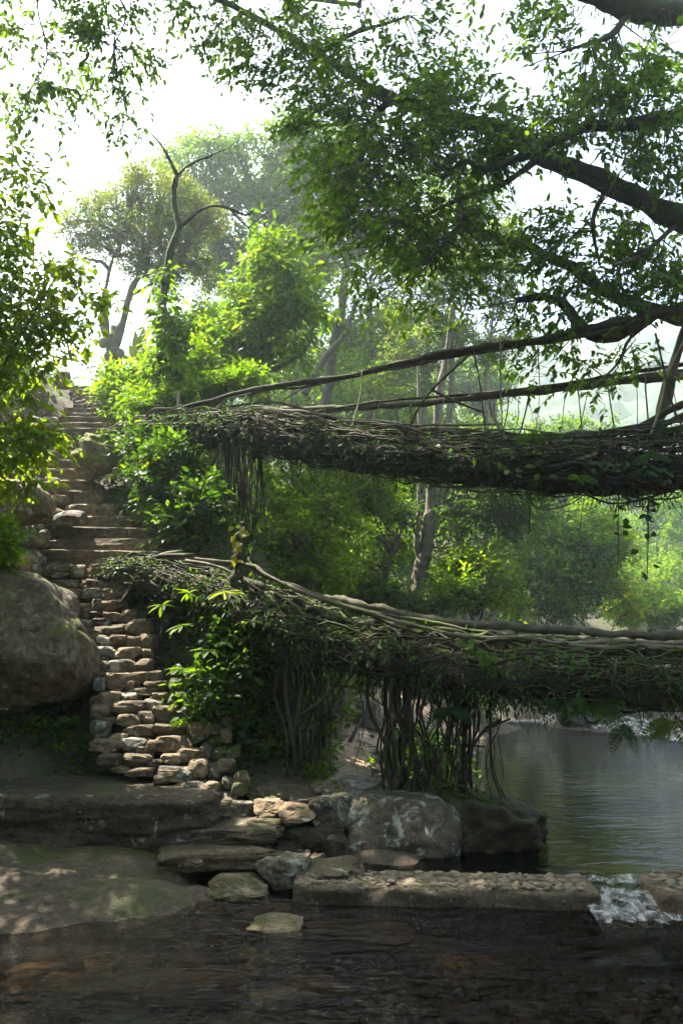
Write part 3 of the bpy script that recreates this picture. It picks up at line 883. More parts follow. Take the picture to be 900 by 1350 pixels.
# low dry stone wall right of the rough steps
rw = thing('rubble_wall', 'low mossy rubble wall right of the rough steps', 'wall', (-1.6, 8.9, .8))
for j, (a, b, c, d) in enumerate(((565,535,650,610),(590,670,660,725),(655,630,715,680),(670,680,745,725),(745,670,800,720),(650,735,755,825),(580,595,650,665),(740,740,800,800),(800,700,850,760),(560,620,600,680),(650,720,700,760),(790,900,860,970),(740,800,800,860),(700,830,770,900),(800,760,850,830),(760,850,830,910),(740,920,800,990),(860,960,930,1040),(830,840,890,900),(690,590,760,640),(760,600,820,660),(850,1000,920,1070),(800,980,860,1040))):
    px0, py0, px1, py1 = 60 + a / 3.462, 740 + b / 3.462, 60 + c / 3.462, 740 + d / 3.462
    stone_at(px0, py0, px1, py1, low_y(py1) + .1, 1900 + j, M[('rock_mossy', 'rock_lichen', 'rock_step')[j % 3]], rw, 'stone', 3, None, .3, 9, 12)
# piled stones along the left of the cut stairs
lw = thing('rubble_bank', 'bank of piled loose stones along the left of the cut stairs', 'bank', (-4.2, 11, 3.4))
C1 = [(35,545,160,620),(160,590,265,660),(120,620,180,665),(180,650,240,710),(230,680,275,735),(265,650,325,695),(240,720,330,760),(280,725,420,800),(60,510,130,560),(130,520,170,560),(145,840,240,915),(55,835,160,915),(80,800,125,840),(130,920,185,965),(85,945,185,1025),(180,940,215,985),(160,990,195,1040),(20,900,80,950),(30,960,80,1010),(145,180,212,255),(90,170,160,235),(140,130,245,215),(115,60,190,110),(110,225,160,275),(145,262,215,325),(60,130,110,190),(40,240,100,300),(60,330,120,390),(20,430,80,490),(195,200,250,270),(270,30,345,130),(20,160,70,215),(215,270,290,330),(90,390,150,450),(95,455,150,505),(230,560,290,610)]
for j, (a, b, c, d) in enumerate(C1):
    px0, py0, px1, py1 = a / 3.75, 480 + b / 3.75, c / 3.75, 480 + d / 3.75
    Y = float(np.interp(py1, [500, 560, 620, 700, 760], [16.3, 14.2, 12.9, 11.3, 10.3])) - .1
    stone_at(px0, py0, px1, py1, Y, 2000 + j, M[('rock_grey', 'rock', 'rock_step', 'rock_grey')[j % 4]], lw, 'stone', 3, None, .25, 8, 15)
for j in range(40):
    py = rng.uniform(515, 750); Y = float(np.interp(py, [500, 560, 620, 700, 760], [16.3, 14.2, 12.9, 11.3, 10.3])) + .25
    px = np.interp(py, [500, 560, 640, 750], [75, 25, 30, 20]) + rng.uniform(-25, 30); s = rng.uniform(10, 20)
    stone_at(px, py, px + s, py + s * .75, Y, 2100 + j, M[('rock_grey', 'rock_mossy', 'rock_dark')[j % 3]], lw, 'stone', 2, None, .25, 7, 20)
# stones beside the path and on the far shore
o = stone_at(468, 922, 504, 962, 12.3, 2201, M['rock_grey'], None, 'boulder', 4, .4, .35, 10, 5); tag(o, 'pale grey boulder beside the dirt path under the bridge', 'boulder')
pe = thing('path_edging', 'row of loose stones edging the dirt path', 'edging', (.2, 10, .7))
for j in range(46):
    sidep = j % 2
    if sidep: px, py = np.interp(j, [0, 45], [440, 433]), np.interp(j, [0, 45], [1028, 965])
    else: px, py = np.interp(j, [0, 45], [493, 488]), np.interp(j, [0, 45], [1022, 968])
    px += rng.uniform(-6, 6); s = rng.uniform(5, 12)
    Y = 1.3 / (-(at(px, py, 1.0)[2] - EYE)); c = at(px, py, Y)
    me = rock_mesh('stone', tuple(s * scale_at(py, Y) * np.array([1.1, .9, .75])), 2300 + j, M['rock_grey' if j % 3 else 'rock_step'], 2, .3, 6, .1)
    put('stone', me, (c[0], c[1], gz(c[0], c[1]) + .06), (0, 0, rng.uniform(0, 6)), pe)
# submerged stones near the camera
beds = [((120, 1300), 'big flat sunken stone in the dark near corner of the stream', (.75, .45, .16)), ((240, 1290), 'broad brown sunken stone in mid stream near the bottom', (.95, .4, .14)), ((290, 1228), 'reddish flat sunken stone beside the pale standing stone', (.42, .3, .14)),
        ((330, 1258), 'small brown sunken stone in front of the pale stone', (.3, .22, .12)), ((470, 1225), 'wide brown sunken slab in front of the causeway', (.9, .5, .12)), ((60, 1275), 'dark sunken stone at the foot of the rock slab', (.5, .3, .12)),
        ((400, 1300), 'dark sunken stone near the bottom centre', (.55, .35, .12)), ((180, 1262), 'small sunken stone just off the rock slab', (.32, .25, .1))]
for j, ((px, py), lab, dm) in enumerate(beds):
    dr = at(px, py, 1.0); Y = (EYE + .06) / (EYE - dr[2]); c = at(px, py, Y)
    o = put('sunken_stone', rock_mesh('sunken_stone', dm, 2400 + j, M['rock_bed'], 4, .4, 8, .1), (c[0], c[1], -.10), (0, 0, rng.uniform(-.5, .5)))
    tag(o, lab, 'stone', 'sunken stones in the stream')
# river gravel
mb = MB()
v0, f0 = ico(1)
for j in range(1500):
    x, y = rng.uniform(-3.2, 3.4), rng.uniform(3.6, 6.5)
    if y > 5.75 and x < -.85: continue
    s = rng.uniform(.02, .075)
    z = gz(x, y)
    q = v0 * np.array([s, s * rng.uniform(.6, 1), s * .5]) * (1 + .2 * rng.normal(size=(len(v0), 1)))
    a = rng.uniform(0, 6); ca, sa = math.cos(a), math.sin(a)
    q = np.stack([q[:, 0] * ca - q[:, 1] * sa, q[:, 0] * sa + q[:, 1] * ca, q[:, 2]], 1)
    mb.add(q + np.array([x, y, z + .02]), None, f0)
tag(mb.part('gravel', M['rock_bed']), 'brown pebbles on the stream bed', None, None, 'stuff')
mb = MB()
sh = smooth_path([at(668, 946, 22.5), at(720, 948, 22.3), at(780, 957, 20.8), at(850, 965, 19.2), at(905, 973, 18.2), at(960, 985, 16.5)], 200)
for j in range(900):
    c = sh[rng.integers(0, 200)] + np.array([rng.normal(0, .2), abs(rng.normal(0, .22)), 0])
    s = rng.uniform(.03, .09)
    mb.add(v0 * np.array([s, s, s * .6]) * (1 + .2 * rng.normal(size=(len(v0), 1))) + np.array([c[0], c[1], max(Z_POOL, gz(c[0], c[1])) + .02]), None, f0)
M['rock_white'] = rock_mat('pale_pebble', (0.32, 0.30, 0.26), (0.55, 0.53, 0.48), 0, 0, .1)
tag(mb.part('gravel', M['rock_white']), 'pale pebbles lining the far shore of the pool', None, None, 'stuff')
big('boulder', 'dark grey rock face on the far shore under the bridge', 'boulder', (800, 932), 21.0, (2.6, 1.6, 1.1), 88, M['rock_grey'], (0, 0, -15), sub=5, boxy=.7, cuts=8, rough=.06)

# ---------------------------------------------------------------- living root bridges
def pxpath(lst, n):
    return smooth_path([at(*p) for p in lst], n)

def frames(p):
    t = unit(np.gradient(p, axis=0))
    s = unit(np.cross(t, np.array([0, 0, 1.0])))
    return t, s, np.cross(s, t)

def wander(n, amp, seed, freq=.12):
    q = np.stack([np.arange(n) * freq, np.full(n, seed * 3.7), np.zeros(n)], 1)
    return amp * np.stack([fbm(q, seed, 3), fbm(q + 40, seed + 1, 3), fbm(q + 80, seed + 2, 3)], 1)

def root(name, pts, r0, r1, mat, parent, seed, n=None, sides=6, wob=.03, label=None, lump=.18):
    p0 = np.asarray(pts, float)
    ln = np.linalg.norm(np.diff(p0, axis=0), axis=1).sum()
    n = n or int(np.clip(ln / .09, 6, 90))
    p = smooth_path(p0, n)
    e = np.minimum(1, np.minimum(np.arange(n), np.arange(n)[::-1]) / 4.0)[:, None]
    p = p + wander(n, wob, seed) * (.3 + .7 * e)
    mb = MB()
    mb.tube(p, np.linspace(r0, r1, n) * (1 + .18 * vnoise(np.stack([np.arange(n) * .5, np.full(n, seed * 1.3), np.zeros(n)], 1), seed)), sides, lump, seed)
    return mb.part(name, mat, parent, label=label)

def deck_core(parent, path, half_w, half_h, drop, mat, seed):
    n = len(path)
    t, s, u = frames(path)
    a = np.linspace(0, 2 * math.pi, 22, endpoint=False)
    ca = np.sign(np.cos(a)) * np.abs(np.cos(a)) ** .7; sa = np.sign(np.sin(a)) * np.abs(np.sin(a)) ** .7
    c = path - u * (half_h + drop)[:, None]
    ring = s[:, None, :] * ca[None, :, None] * half_w[:, None, None] + u[:, None, :] * sa[None, :, None] * half_h[:, None, None]
    v = (c[:, None, :] + ring)
    q = v.reshape(-1, 3)
    w = (1 + .30 * fbm(q * 3.0, seed, 4) + .10 * fbm(q * np.array([9, 9, 14]), seed + 9, 2)).reshape(n, 22, 1)
    v = c[:, None, :] + ring * np.clip(w, .55, 1.5)
    k = np.arange(n * 22).reshape(n, 22); nx = np.roll(k, -1, 1)
    v = np.vstack([v.reshape(-1, 3), c[:1], c[-1:]])
    f = np.stack([k[:-1], nx[:-1], nx[1:], k[1:]], -1).reshape(-1, 4)
    tr = np.vstack([np.stack([np.full(22, n * 22), nx[0], k[0]], -1), np.stack([np.full(22, n * 22 + 1), k[-1], nx[-1]], -1)])
    return part('deck', v, [f, tr], mat, parent)

M['stump'] = bark_mat('mossy_stump', (0.03, 0.022, 0.013), (0.09, 0.066, 0.04), 0.75, 2.0, (0.035, 0.042, 0.010), 1.0)
M['moss'] = leaf_mat('moss', (.03, .036, .01), (.07, .075, .02), .2)
M['deck'] = bark_mat('matted_roots', (0.028, 0.022, 0.014), (0.075, 0.058, 0.038), 0.35, 1.6, (0.03, 0.036, 0.01), 1.0)

def strands(parent, path, half_w, half_h, n, seed, mats, rr=(.010, .035), spread=1.1, lift=0.0, top_bias=.3):
    """Roots that run along the bridge and twist round its body."""
    r = np.random.default_rng(seed)
    N = len(path)
    t, s, u = frames(path)
    for k in range(n):
        a0 = r.uniform(0, 1); ln = r.uniform(.15, .75)
        i0, i1 = int(max(0, a0 - ln / 2) * (N - 1)), int(min(1, a0 + ln / 2) * (N - 1))
        if i1 - i0 < 8: continue
        m = max(12, int((i1 - i0) * .8))
        idx = np.linspace(i0, i1, m).astype(int)
        th0 = r.uniform(0, 2 * math.pi)
        if r.random() < top_bias: th0 = r.uniform(.1, .9) * math.pi
        th = th0 + r.uniform(-1.2, 1.2) * np.linspace(0, 1, m) + .35 * vnoise(np.stack([np.arange(m) * .3, np.full(m, k * 1.7), np.zeros(m)], 1), seed)
        ex = spread * (1 + .12 * vnoise(np.stack([np.arange(m) * .4, np.full(m, k * 2.7), np.ones(m)], 1), seed + 1))
        p = path[idx] - u[idx] * half_h[idx][:, None] + s[idx] * (np.cos(th) * half_w[idx] * ex)[:, None] + u[idx] * (np.sin(th) * half_h[idx] * ex + lift)[:, None]
        r0 = r.uniform(*rr) * (1.3 if r.random() < .15 else .8)
        mb = MB()
        p = p + wander(m, .065, seed + k, .30)
        mb.tube(p, np.linspace(r0, r0 * r.uniform(.3, .8), m) * (1 + .5 * vnoise(np.stack([np.arange(m) * .45, np.full(m, k * 1.9), np.zeros(m)], 1), seed)), 5 if r0 < .02 else 7, .3, seed + k)
        mb.part('root', mats[r.integers(len(mats))], parent)

def tangle(parent, path, half_w, half_h, n, seed, mat, ln=(.15, .5), down=.5, name='rootlets'):
    """Fine rootlets sticking out of the body in all directions."""
    r = np.random.default_rng(seed)
    N = len(path); t, s, u = frames(path)
    mb = MB()
    for k in range(n):
        i = r.integers(0, N); th = r.uniform(0, 2 * math.pi)
        c = path[i] - u[i] * half_h[i] + s[i] * math.cos(th) * half_w[i] + u[i] * math.sin(th) * half_h[i]
        d = unit(s[i] * math.cos(th) + u[i] * math.sin(th) * .6 + t[i] * r.normal() * 1.6 + r.normal(0, .3, 3))
        L = r.uniform(*ln)
        b = c + d * L * .5 + np.array([0, 0, r.uniform(-.05, .05)]); e = b + unit(d + np.array([0, 0, -down * 2])) * L * .5
        mb.tube(smooth_path([c, b, e], 6), np.linspace(.006, .0025, 6) * r.uniform(.7, 1.5), 3)
    return mb.part(name, mat, parent, kind='stuff')

def fuzz(parent, path, half_w, half_h, n, seed, mat, leaf=.05, upper=False, name='foliage'):
    r = np.random.default_rng(seed)
    N = len(path); t, s, u = frames(path)
    i = r.integers(0, N, n); th = r.uniform(0, 2 * math.pi, n)
    if upper: th = r.uniform(.1, .9, n) * math.pi
    cl = fbm(path[i] * 1.7 + np.stack([np.cos(th), np.sin(th), 0 * th], 1), seed, 2)
    keep = cl + np.clip((i / N - .3) * 2, -.7, 0) > r.uniform(-.5, .4, n)
    i, th = i[keep], th[keep]
    o = s[i] * np.cos(th)[:, None] + u[i] * np.sin(th)[:, None]
    C = path[i] - u[i] * half_h[i][:, None] + s[i] * (np.cos(th) * half_w[i])[:, None] * 1.08 + u[i] * (np.sin(th) * half_h[i])[:, None] * 1.08
    D = unit(o + r.normal(0, .7, o.shape)); D[:, 2] -= .3
    P, dd, nn, ll, _ = sprigs(C, D, 5, leaf * 2.6, leaf, .6, r)
    v, q, tr = leaves(P, dd, nn, ll, ll * .42)
    return part(name, v, tr, mat, parent, kind='stuff')

# --- upper bridge
ub = thing('root_bridge', 'upper living root bridge with long root handrails, high over the path', 'bridge', at(560, 600, 11))
UP = pxpath([(196, 560, 13.4), (225, 556, 13.0), (290, 552, 12.5), (360, 553, 12.0), (450, 566, 11.3), (560, 578, 10.7), (700, 585, 10.0), (820, 585, 9.5), (930, 572, 9.1), (1040, 552, 8.8), (1150, 530, 8.6)], 150)
fr_ = np.linspace(0, 1, 150)
UW = np.interp(fr_, [0, .12, .3, .6, 1], [.30, .5, .52, .52, .5]); UH = np.interp(fr_, [0, .1, .25, .5, .8, 1], [.10, .18, .26, .28, .31, .33])
deck_core(ub, UP, UW * .90, UH * .60, UH * .74, M['deck'], 3)
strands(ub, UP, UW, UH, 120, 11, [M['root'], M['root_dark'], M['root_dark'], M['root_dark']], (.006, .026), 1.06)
strands(ub, UP, UW * .98, UH * .5, 26, 15, [M['root'], M['root_dark'], M['root_pale']], (.008, .030), 1.08, .07, .9)
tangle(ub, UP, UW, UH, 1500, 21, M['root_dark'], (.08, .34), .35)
tangle(ub, UP, UW, UH, 420, 22, M['root'], (.08, .30), .25)
fuzz(ub, UP, UW, UH, 3200, 23, M['leaf_deep'], .06)
fuzz(ub, UP, UW, UH, 1500, 25, M['moss'], .035, True, 'moss')
fuzz(ub, UP, UW, UH, 500, 24, M['dry_leaf'], .05, True, 'dry_leaves')
# rails
RAIL = lambda nm, lst, r0, r1, mt, sd, wob=.03, lab=None, sides=8: root(nm, [at(*p) for p in lst], r0, r1, M[mt], ub, sd, sides=sides, wob=wob * 1.5, label=lab, lump=.35)
RAIL('handrail', [(225, 545, 12.6), (300, 522, 12.2), (380, 507, 11.7), (480, 490, 11.0), (600, 466, 10.2), (720, 445, 9.5), (810, 428, 9.1), (900, 408, 8.8), (1010, 388, 8.9), (1130, 372, 9.5)], .030, .075, 'root', 201, .03, 'thick near handrail root rising towards the tree')
RAIL('handrail', [(240, 540, 12.6), (330, 512, 12.0), (450, 498, 11.2), (560, 478, 10.5), (680, 455, 9.8), (790, 436, 9.15), (905, 404, 8.85), (1010, 382, 8.95), (1125, 380, 9.5)], .018, .035, 'root_pale', 202, .02)
RAIL('handrail', [(290, 527, 12.3), (400, 508, 11.6), (520, 486, 10.8), (640, 463, 10.0), (760, 437, 9.4)], .012, .02, 'root', 203, .02)
RAIL('handrail', [(235, 539, 13.6), (330, 540, 13.0), (440, 538, 12.3), (560, 531, 11.6), (680, 520, 11.0), (800, 505, 10.5), (900, 494, 10.2), (1000, 482, 10.0), (1125, 470, 9.9)], .045, .070, 'bark', 204, .02, 'thick far handrail root')
RAIL('handrail', [(400, 545, 12.5), (520, 528, 11.8), (640, 518, 11.2), (760, 503, 10.6), (905, 480, 10.2), (1010, 468, 10.0), (1125, 460, 9.9)], .020, .035, 'root', 205, .02)
RAIL('handrail', [(620, 519, 11.2), (720, 510, 10.8), (830, 497, 10.4), (910, 488, 10.2)], .016, .03, 'root_pale', 206, .015)
RAIL('side_rail', [(330, 536, 12.1), (420, 548, 11.5), (520, 562, 10.8), (620, 570, 10.3), (720, 572, 9.8), (820, 574, 9.4), (920, 560, 9.0)], .030, .035, 'root', 207, .03)
RAIL('side_rail', [(300, 540, 12.2), (380, 545, 11.6), (450, 552, 11.2), (540, 561, 10.7)], .040, .022, 'root_pale', 208, .03)
RAIL('side_rail', [(480, 566, 11.0), (560, 562, 10.6), (660, 559, 10.1)], .018, .018, 'root_pale', 209, .015)
RAIL('side_rail', [(640, 577, 10.1), (740, 581, 9.6), (860, 584, 9.2), (950, 575, 8.9)], .018, .025, 'bamboo', 210, .015)
RAIL('side_rail', [(700, 572, 9.9), (800, 566, 9.5), (905, 552, 9.1)], .020, .028, 'root_dark', 211, .03)
RAIL('side_rail', [(215, 556, 12.9), (300, 535, 12.2), (350, 530, 11.9), (400, 540, 11.5), (470, 560, 11.0)], .020, .02, 'root', 212, .03)
for j, (lst, r) in enumerate((([(477, 488, 11.0), (474, 520, 10.95), (463, 560, 10.9), (452, 600, 10.9)], .013), ([(620, 466, 10.1), (570, 512, 10.3), (548, 545, 10.5), (533, 585, 10.6)], .016), ([(624, 463, 10.05), (632, 510, 10.0), (640, 575, 10.0)], .012),
     ([(659, 445, 9.8), (660, 500, 9.85), (662, 575, 9.9)], .011), ([(700, 510, 9.7), (690, 550, 9.75), (680, 590, 9.8)], .010), ([(863, 440, 9.0), (875, 490, 9.0), (890, 545, 8.95), (905, 570, 8.9)], .014), ([(905, 440, 8.8), (880, 490, 9.0), (868, 540, 9.1), (850, 590, 9.2)], .016),
     ([(850, 495, 9.7), (852, 540, 9.5), (855, 590, 9.3)], .012), ([(570, 515, 10.5), (600, 530, 10.5), (635, 543, 10.4)], .018), ([(648, 540, 9.9), (655, 560, 9.9), (668, 582, 9.85)], .022), ([(540, 530, 11.6), (545, 560, 11.3), (548, 580, 11.1)], .010), ([(760, 505, 10.4), (765, 545, 10.0), (768, 585, 9.7)], .010),
     ([(235, 545, 12.7), (236, 520, 12.7), (240, 515, 12.7)], .03), ([(800, 500, 10.4), (806, 550, 9.9), (812, 590, 9.6)], .011), ([(410, 505, 11.6), (372, 530, 11.8), (360, 560, 11.8)], .012), ([(265, 540, 12.4), (300, 560, 12.2), (318, 590, 12.1)], .015))):
    root('upright_root', [at(*p) for p in lst], r, r * .85, M['bamboo' if j % 3 == 0 else 'root'], ub, 230 + j, wob=.012, sides=5)
r9 = np.random.default_rng(99)
for j in range(22):   # thin uprights strung between the deck edge and the rails
    px = r9.uniform(400, 900); near_ = j % 2
    rail = np.interp(px, [380, 480, 600, 720, 810, 900], [507, 490, 466, 445, 428, 408]) if near_ else np.interp(px, [330, 560, 800, 900], [540, 531, 505, 494])
    Y = (np.interp(px, [380, 600, 900], [11.7, 10.2, 8.8]) if near_ else np.interp(px, [330, 560, 900], [13, 11.6, 10.2]))
    a_, b_ = at(px, rail, Y), at(px + r9.normal(0, 12), 585, Y + (.05 if near_ else -.5))
    if near_ and r9.random() < .5: a_ = a_ * .45 + b_ * .55
    root('upright_root', [a_, (a_ + b_) / 2 + r9.normal(0, .05, 3), b_], r9.uniform(.004, .010), .005, M['root' if j % 3 else 'bamboo'], ub, 1300 + j, 12, 4, .02)
# short stubs on top of the deck edge
for j in range(26):
    px = rng.uniform(430, 900); Y = np.interp(px, [430, 900], [11.2, 8.95]) ; py = np.interp(px, [430, 560, 900], [562, 573, 570]) + rng.uniform(-4, 10)
    b = at(px, py + 18, Y); e = b + np.array([rng.normal(0, .07), 0, rng.uniform(.14, .30)])
    root('root_stub', [b, (b + e) / 2 + rng.normal(0, .02, 3), e], .014, .006, M['root'], ub, 270 + j, 7, 5, .01)
# loops and rootlets hanging below
for j, (lst, r) in enumerate((([(640, 640, 9.9), (690, 648, 9.7), (735, 655, 9.6), (780, 648, 9.4)], .012), ([(690, 648, 9.6), (710, 672, 9.6), (745, 668, 9.5), (772, 650, 9.4)], .010), ([(770, 650, 9.4), (800, 662, 9.3), (840, 660, 9.2), (880, 648, 9.1)], .013),
     ([(560, 630, 10.3), (620, 645, 10.0), (680, 648, 9.8)], .012), ([(698, 640, 9.6), (697, 690, 9.6), (697, 702, 9.6)], .010), ([(815, 650, 9.3), (814, 720, 9.3), (812, 760, 9.3)], .006), ([(855, 650, 9.2), (853, 690, 9.2), (852, 765, 9.2)], .007), ([(650, 645, 9.9), (645, 690, 9.9)], .005),
     ([(835, 648, 9.25), (836, 668, 9.2), (870, 665, 9.15), (885, 650, 9.1)], .009), ([(770, 655, 9.3), (765, 700, 9.3), (768, 730, 9.3)], .004), ([(395, 590, 11.6), (397, 615, 11.6), (392, 630, 11.6), (384, 622, 11.6)], .012))):
    root('hanging_root', [at(*p) for p in lst], r, r * .7, M['root_dark'], ub, 300 + j, wob=.02, sides=5)
for j in range(40):
    px = rng.uniform(240, 900); Y = np.interp(px, [240, 900], [12.2, 9.1]); py = np.interp(px, [240, 350, 560, 900], [590, 600, 632, 645])
    b = at(px, py - 8, Y); L = rng.uniform(.15, .55)
    root('hanging_root', [b, b + np.array([rng.normal(0, .05), rng.normal(0, .03), -L * .5]), b + np.array([rng.normal(0, .08), 0, -L])], .007, .003, M['root_dark'], ub, 320 + j, 7, 4, .02)
# the root curtain at the left end that drops into the hollow
for j in range(34):
    px = rng.uniform(285, 345); Y = rng.uniform(11.6, 12.6); b = at(px, 585 + rng.uniform(-10, 10), Y); e = at(px + rng.uniform(-14, 14), rng.uniform(660, 735), Y - .2)
    root('hanging_root', [b, (b + e) / 2 + rng.normal(0, .06, 3), e], rng.uniform(.006, .03), .006, M[('root_dark', 'root_dark', 'root')[j % 3]], ub, 370 + j, 14, 5, .04)
for j in range(12):
    px = rng.uniform(165, 320); b = at(px, 552 + rng.uniform(-6, 8), 12.9); e = at(px - rng.uniform(-10, 50), 556 + rng.uniform(4, 26), 13.2); m_ = (b + e) / 2 + np.array([0, 0, .06])
    root('root', [b, m_, e], .03, .012, M[('root', 'root_pale')[j % 2]], ub, 410 + j, 14, 6, .04)

# --- lower bridge
lb = thing('root_bridge', 'lower living root bridge close above the pool, on pillars of hanging roots', 'bridge', at(560, 840, 9))
LP = pxpath([(150, 745, 11.0), (215, 745, 10.6), (290, 765, 10.1), (370, 790, 9.7), (450, 822, 9.3), (540, 838, 9.0), (640, 850, 8.75), (760, 858, 8.5), (880, 861, 8.3), (1000, 860, 8.2), (1150, 850, 8.1)], 150)
LW = np.interp(fr_, [0, .1, .3, .6, 1], [.25, .40, .50, .55, .55]); LH = np.interp(fr_, [0, .12, .3, .55, .8, 1], [.14, .20, .22, .25, .27, .28])
deck_core(lb, LP, LW * .92, LH * .66, LH * .62, M['deck'], 5)
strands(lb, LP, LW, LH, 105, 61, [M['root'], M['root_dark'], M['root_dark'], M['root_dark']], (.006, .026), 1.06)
strands(lb, LP, LW * .98, LH * .55, 34, 65, [M['root_pale'], M['root'], M['root_dark']], (.008, .034), 1.06, .06, .95)
tangle(lb, LP, LW, LH, 1500, 71, M['root_dark'], (.08, .36), .4)
tangle(lb, LP, LW, LH, 420, 72, M['root'], (.08, .30), .25)
fuzz(lb, LP, LW, LH, 3600, 73, M['leaf_deep'], .065)
fuzz(lb, LP, LW, LH, 1500, 75, M['moss'], .035, True, 'moss')
fuzz(lb, LP, LW, LH, 420, 74, M['dry_leaf'], .05, True, 'dry_leaves')
RAIL2 = lambda nm, lst, r0, r1, mt, sd, wob=.03, lab=None: root(nm, [at(*p) for p in lst], r0, r1, M[mt], lb, sd, sides=8, wob=wob * 1.5, label=lab, lump=.45)
RAIL2('handrail', [(400, 795, 10.6), (440, 790, 10.35), (480, 801, 10.1), (560, 814, 9.8), (650, 823, 9.5), (760, 832, 9.3), (840, 836, 9.15), (920, 838, 9.0), (1020, 836, 8.9)], .045, .055, 'root_pale', 501, .02, 'thick weathered far handrail root on short posts')
RAIL2('handrail', [(185, 737, 10.7), (215, 730, 10.4), (320, 742, 9.9), (350, 760, 9.6), (420, 790, 9.2), (520, 817, 8.8), (600, 838, 8.5), (700, 843, 8.3), (800, 852, 8.1), (920, 858, 7.9)], .022, .025, 'root_pale', 502, .03, 'pale near edge root')
RAIL2('handrail', [(325, 735, 9.9), (345, 755, 9.7), (400, 777, 9.4), (460, 797, 9.1), (540, 824, 8.75), (640, 842, 8.5), (760, 848, 8.3), (900, 850, 8.1)], .020, .020, 'root', 503, .03)
RAIL2('side_rail', [(700, 850, 8.35), (790, 846, 8.2), (860, 850, 8.05), (930, 848, 7.95)], .025, .03, 'root_pale', 504, .02)
RAIL2('side_rail', [(480, 806, 9.9), (560, 822, 9.4), (660, 836, 9.0), (760, 842, 8.8)], .016, .02, 'root', 505, .03)
RAIL2('side_rail', [(165, 782, 10.4), (185, 755, 10.5), (210, 733, 10.4), (240, 728, 10.3)], .028, .03, 'root_pale', 506, .02)
RAIL2('side_rail', [(205, 732, 10.3), (207, 765, 10.3), (208, 790, 10.2)], .014, .012, 'root', 507, .02)
RAIL2('side_rail', [(160, 795, 10.2), (175, 775, 10.35), (200, 740, 10.4), (255, 732, 10.2)], .02, .03, 'root', 508, .03)
RAIL2('side_rail', [(245, 738, 10.2), (290, 748, 9.9), (330, 772, 9.6), (365, 790, 9.4)], .02, .018, 'root_pale', 509, .03)
RAIL2('side_rail', [(262, 765, 9.9), (300, 772, 9.7), (325, 790, 9.5), (380, 805, 9.3)], .06, .05, 'root', 510, .03)
for j in range(12):
    px = np.linspace(500, 900, 12)[j] + rng.uniform(-14, 14); Y = np.interp(px, [480, 900], [10.05, 9.05]); py = np.interp(px, [480, 560, 760, 900], [803, 815, 833, 838])
    b = at(px, py, Y); e = b + np.array([rng.uniform(-.05, .05), rng.uniform(-.1, .0), -rng.uniform(.22, .30)])
    root('rail_post', [b + np.array([0, -.02, .05]), (b + e) / 2, e], .03, .035, M['root_pale' if j % 2 else 'root'], lb, 520 + j, 8, 7, .02)
# stump standing on the bridge
root('root_stump', [at(312, 790, 9.6), at(314, 750, 9.6), at(318, 725, 9.6), at(330, 705, 9.6), at(336, 680, 9.6), at(333, 671, 9.6)], .075, .028, M['stump'], lb, 540, 40, 12, .035, 'mossy upright stump', .75)
root('root_stump', [at(316, 745, 9.62), at(317, 715, 9.62), at(320, 688, 9.6)], .060, .040, M['stump'], lb, 541, 30, 10, .03, None, .75)
# hanging pillars of roots
def pillar(x0, x1, ytop, ybot, Y0, Y1, n, sd, rr, spread=12, mats=('root_dark', 'root_dark', 'root')):
    for j in range(n):
        px = rng.uniform(x0, x1); Y = rng.uniform(Y0, Y1); b = at(px, ytop + rng.uniform(-15, 15), Y)
        px2 = px + rng.normal(0, spread)
        c = at(px2, ybot + rng.uniform(-12, 4), Y)
        zz = gz(c[0], c[1]) - .05
        c[2] = max(c[2], zz) if rng.random() < .25 else min(c[2], zz + .45)
        m1 = b + (c - b) * .35 + np.array([rng.normal(0, .09), rng.normal(0, .07), 0]); m2 = b + (c - b) * .7 + np.array([rng.normal(0, .09), rng.normal(0, .07), 0])
        r = rng.uniform(*rr)
        root('hanging_root', [b, m1, m2, c], r, r * .7, M[mats[j % 3]], lb, sd + j, 22, 5, .036)
pillar(372, 415, 845, 1030, 9.1, 9.6, 24, 600, (.006, .030), 12)
pillar(405, 470, 850, 1030, 9.2, 9.7, 9, 640, (.004, .012), 30)
pillar(505, 545, 860, 1050, 8.5, 9.0, 24, 660, (.006, .030), 10)
pillar(545, 650, 880, 1052, 8.5, 9.1, 40, 700, (.003, .018), 16)
pillar(600, 625, 880, 1050, 8.6, 9.0, 7, 745, (.012, .03), 5)
pillar(330, 375, 815, 1010, 9.4, 9.9, 16, 760, (.006, .03), 10)
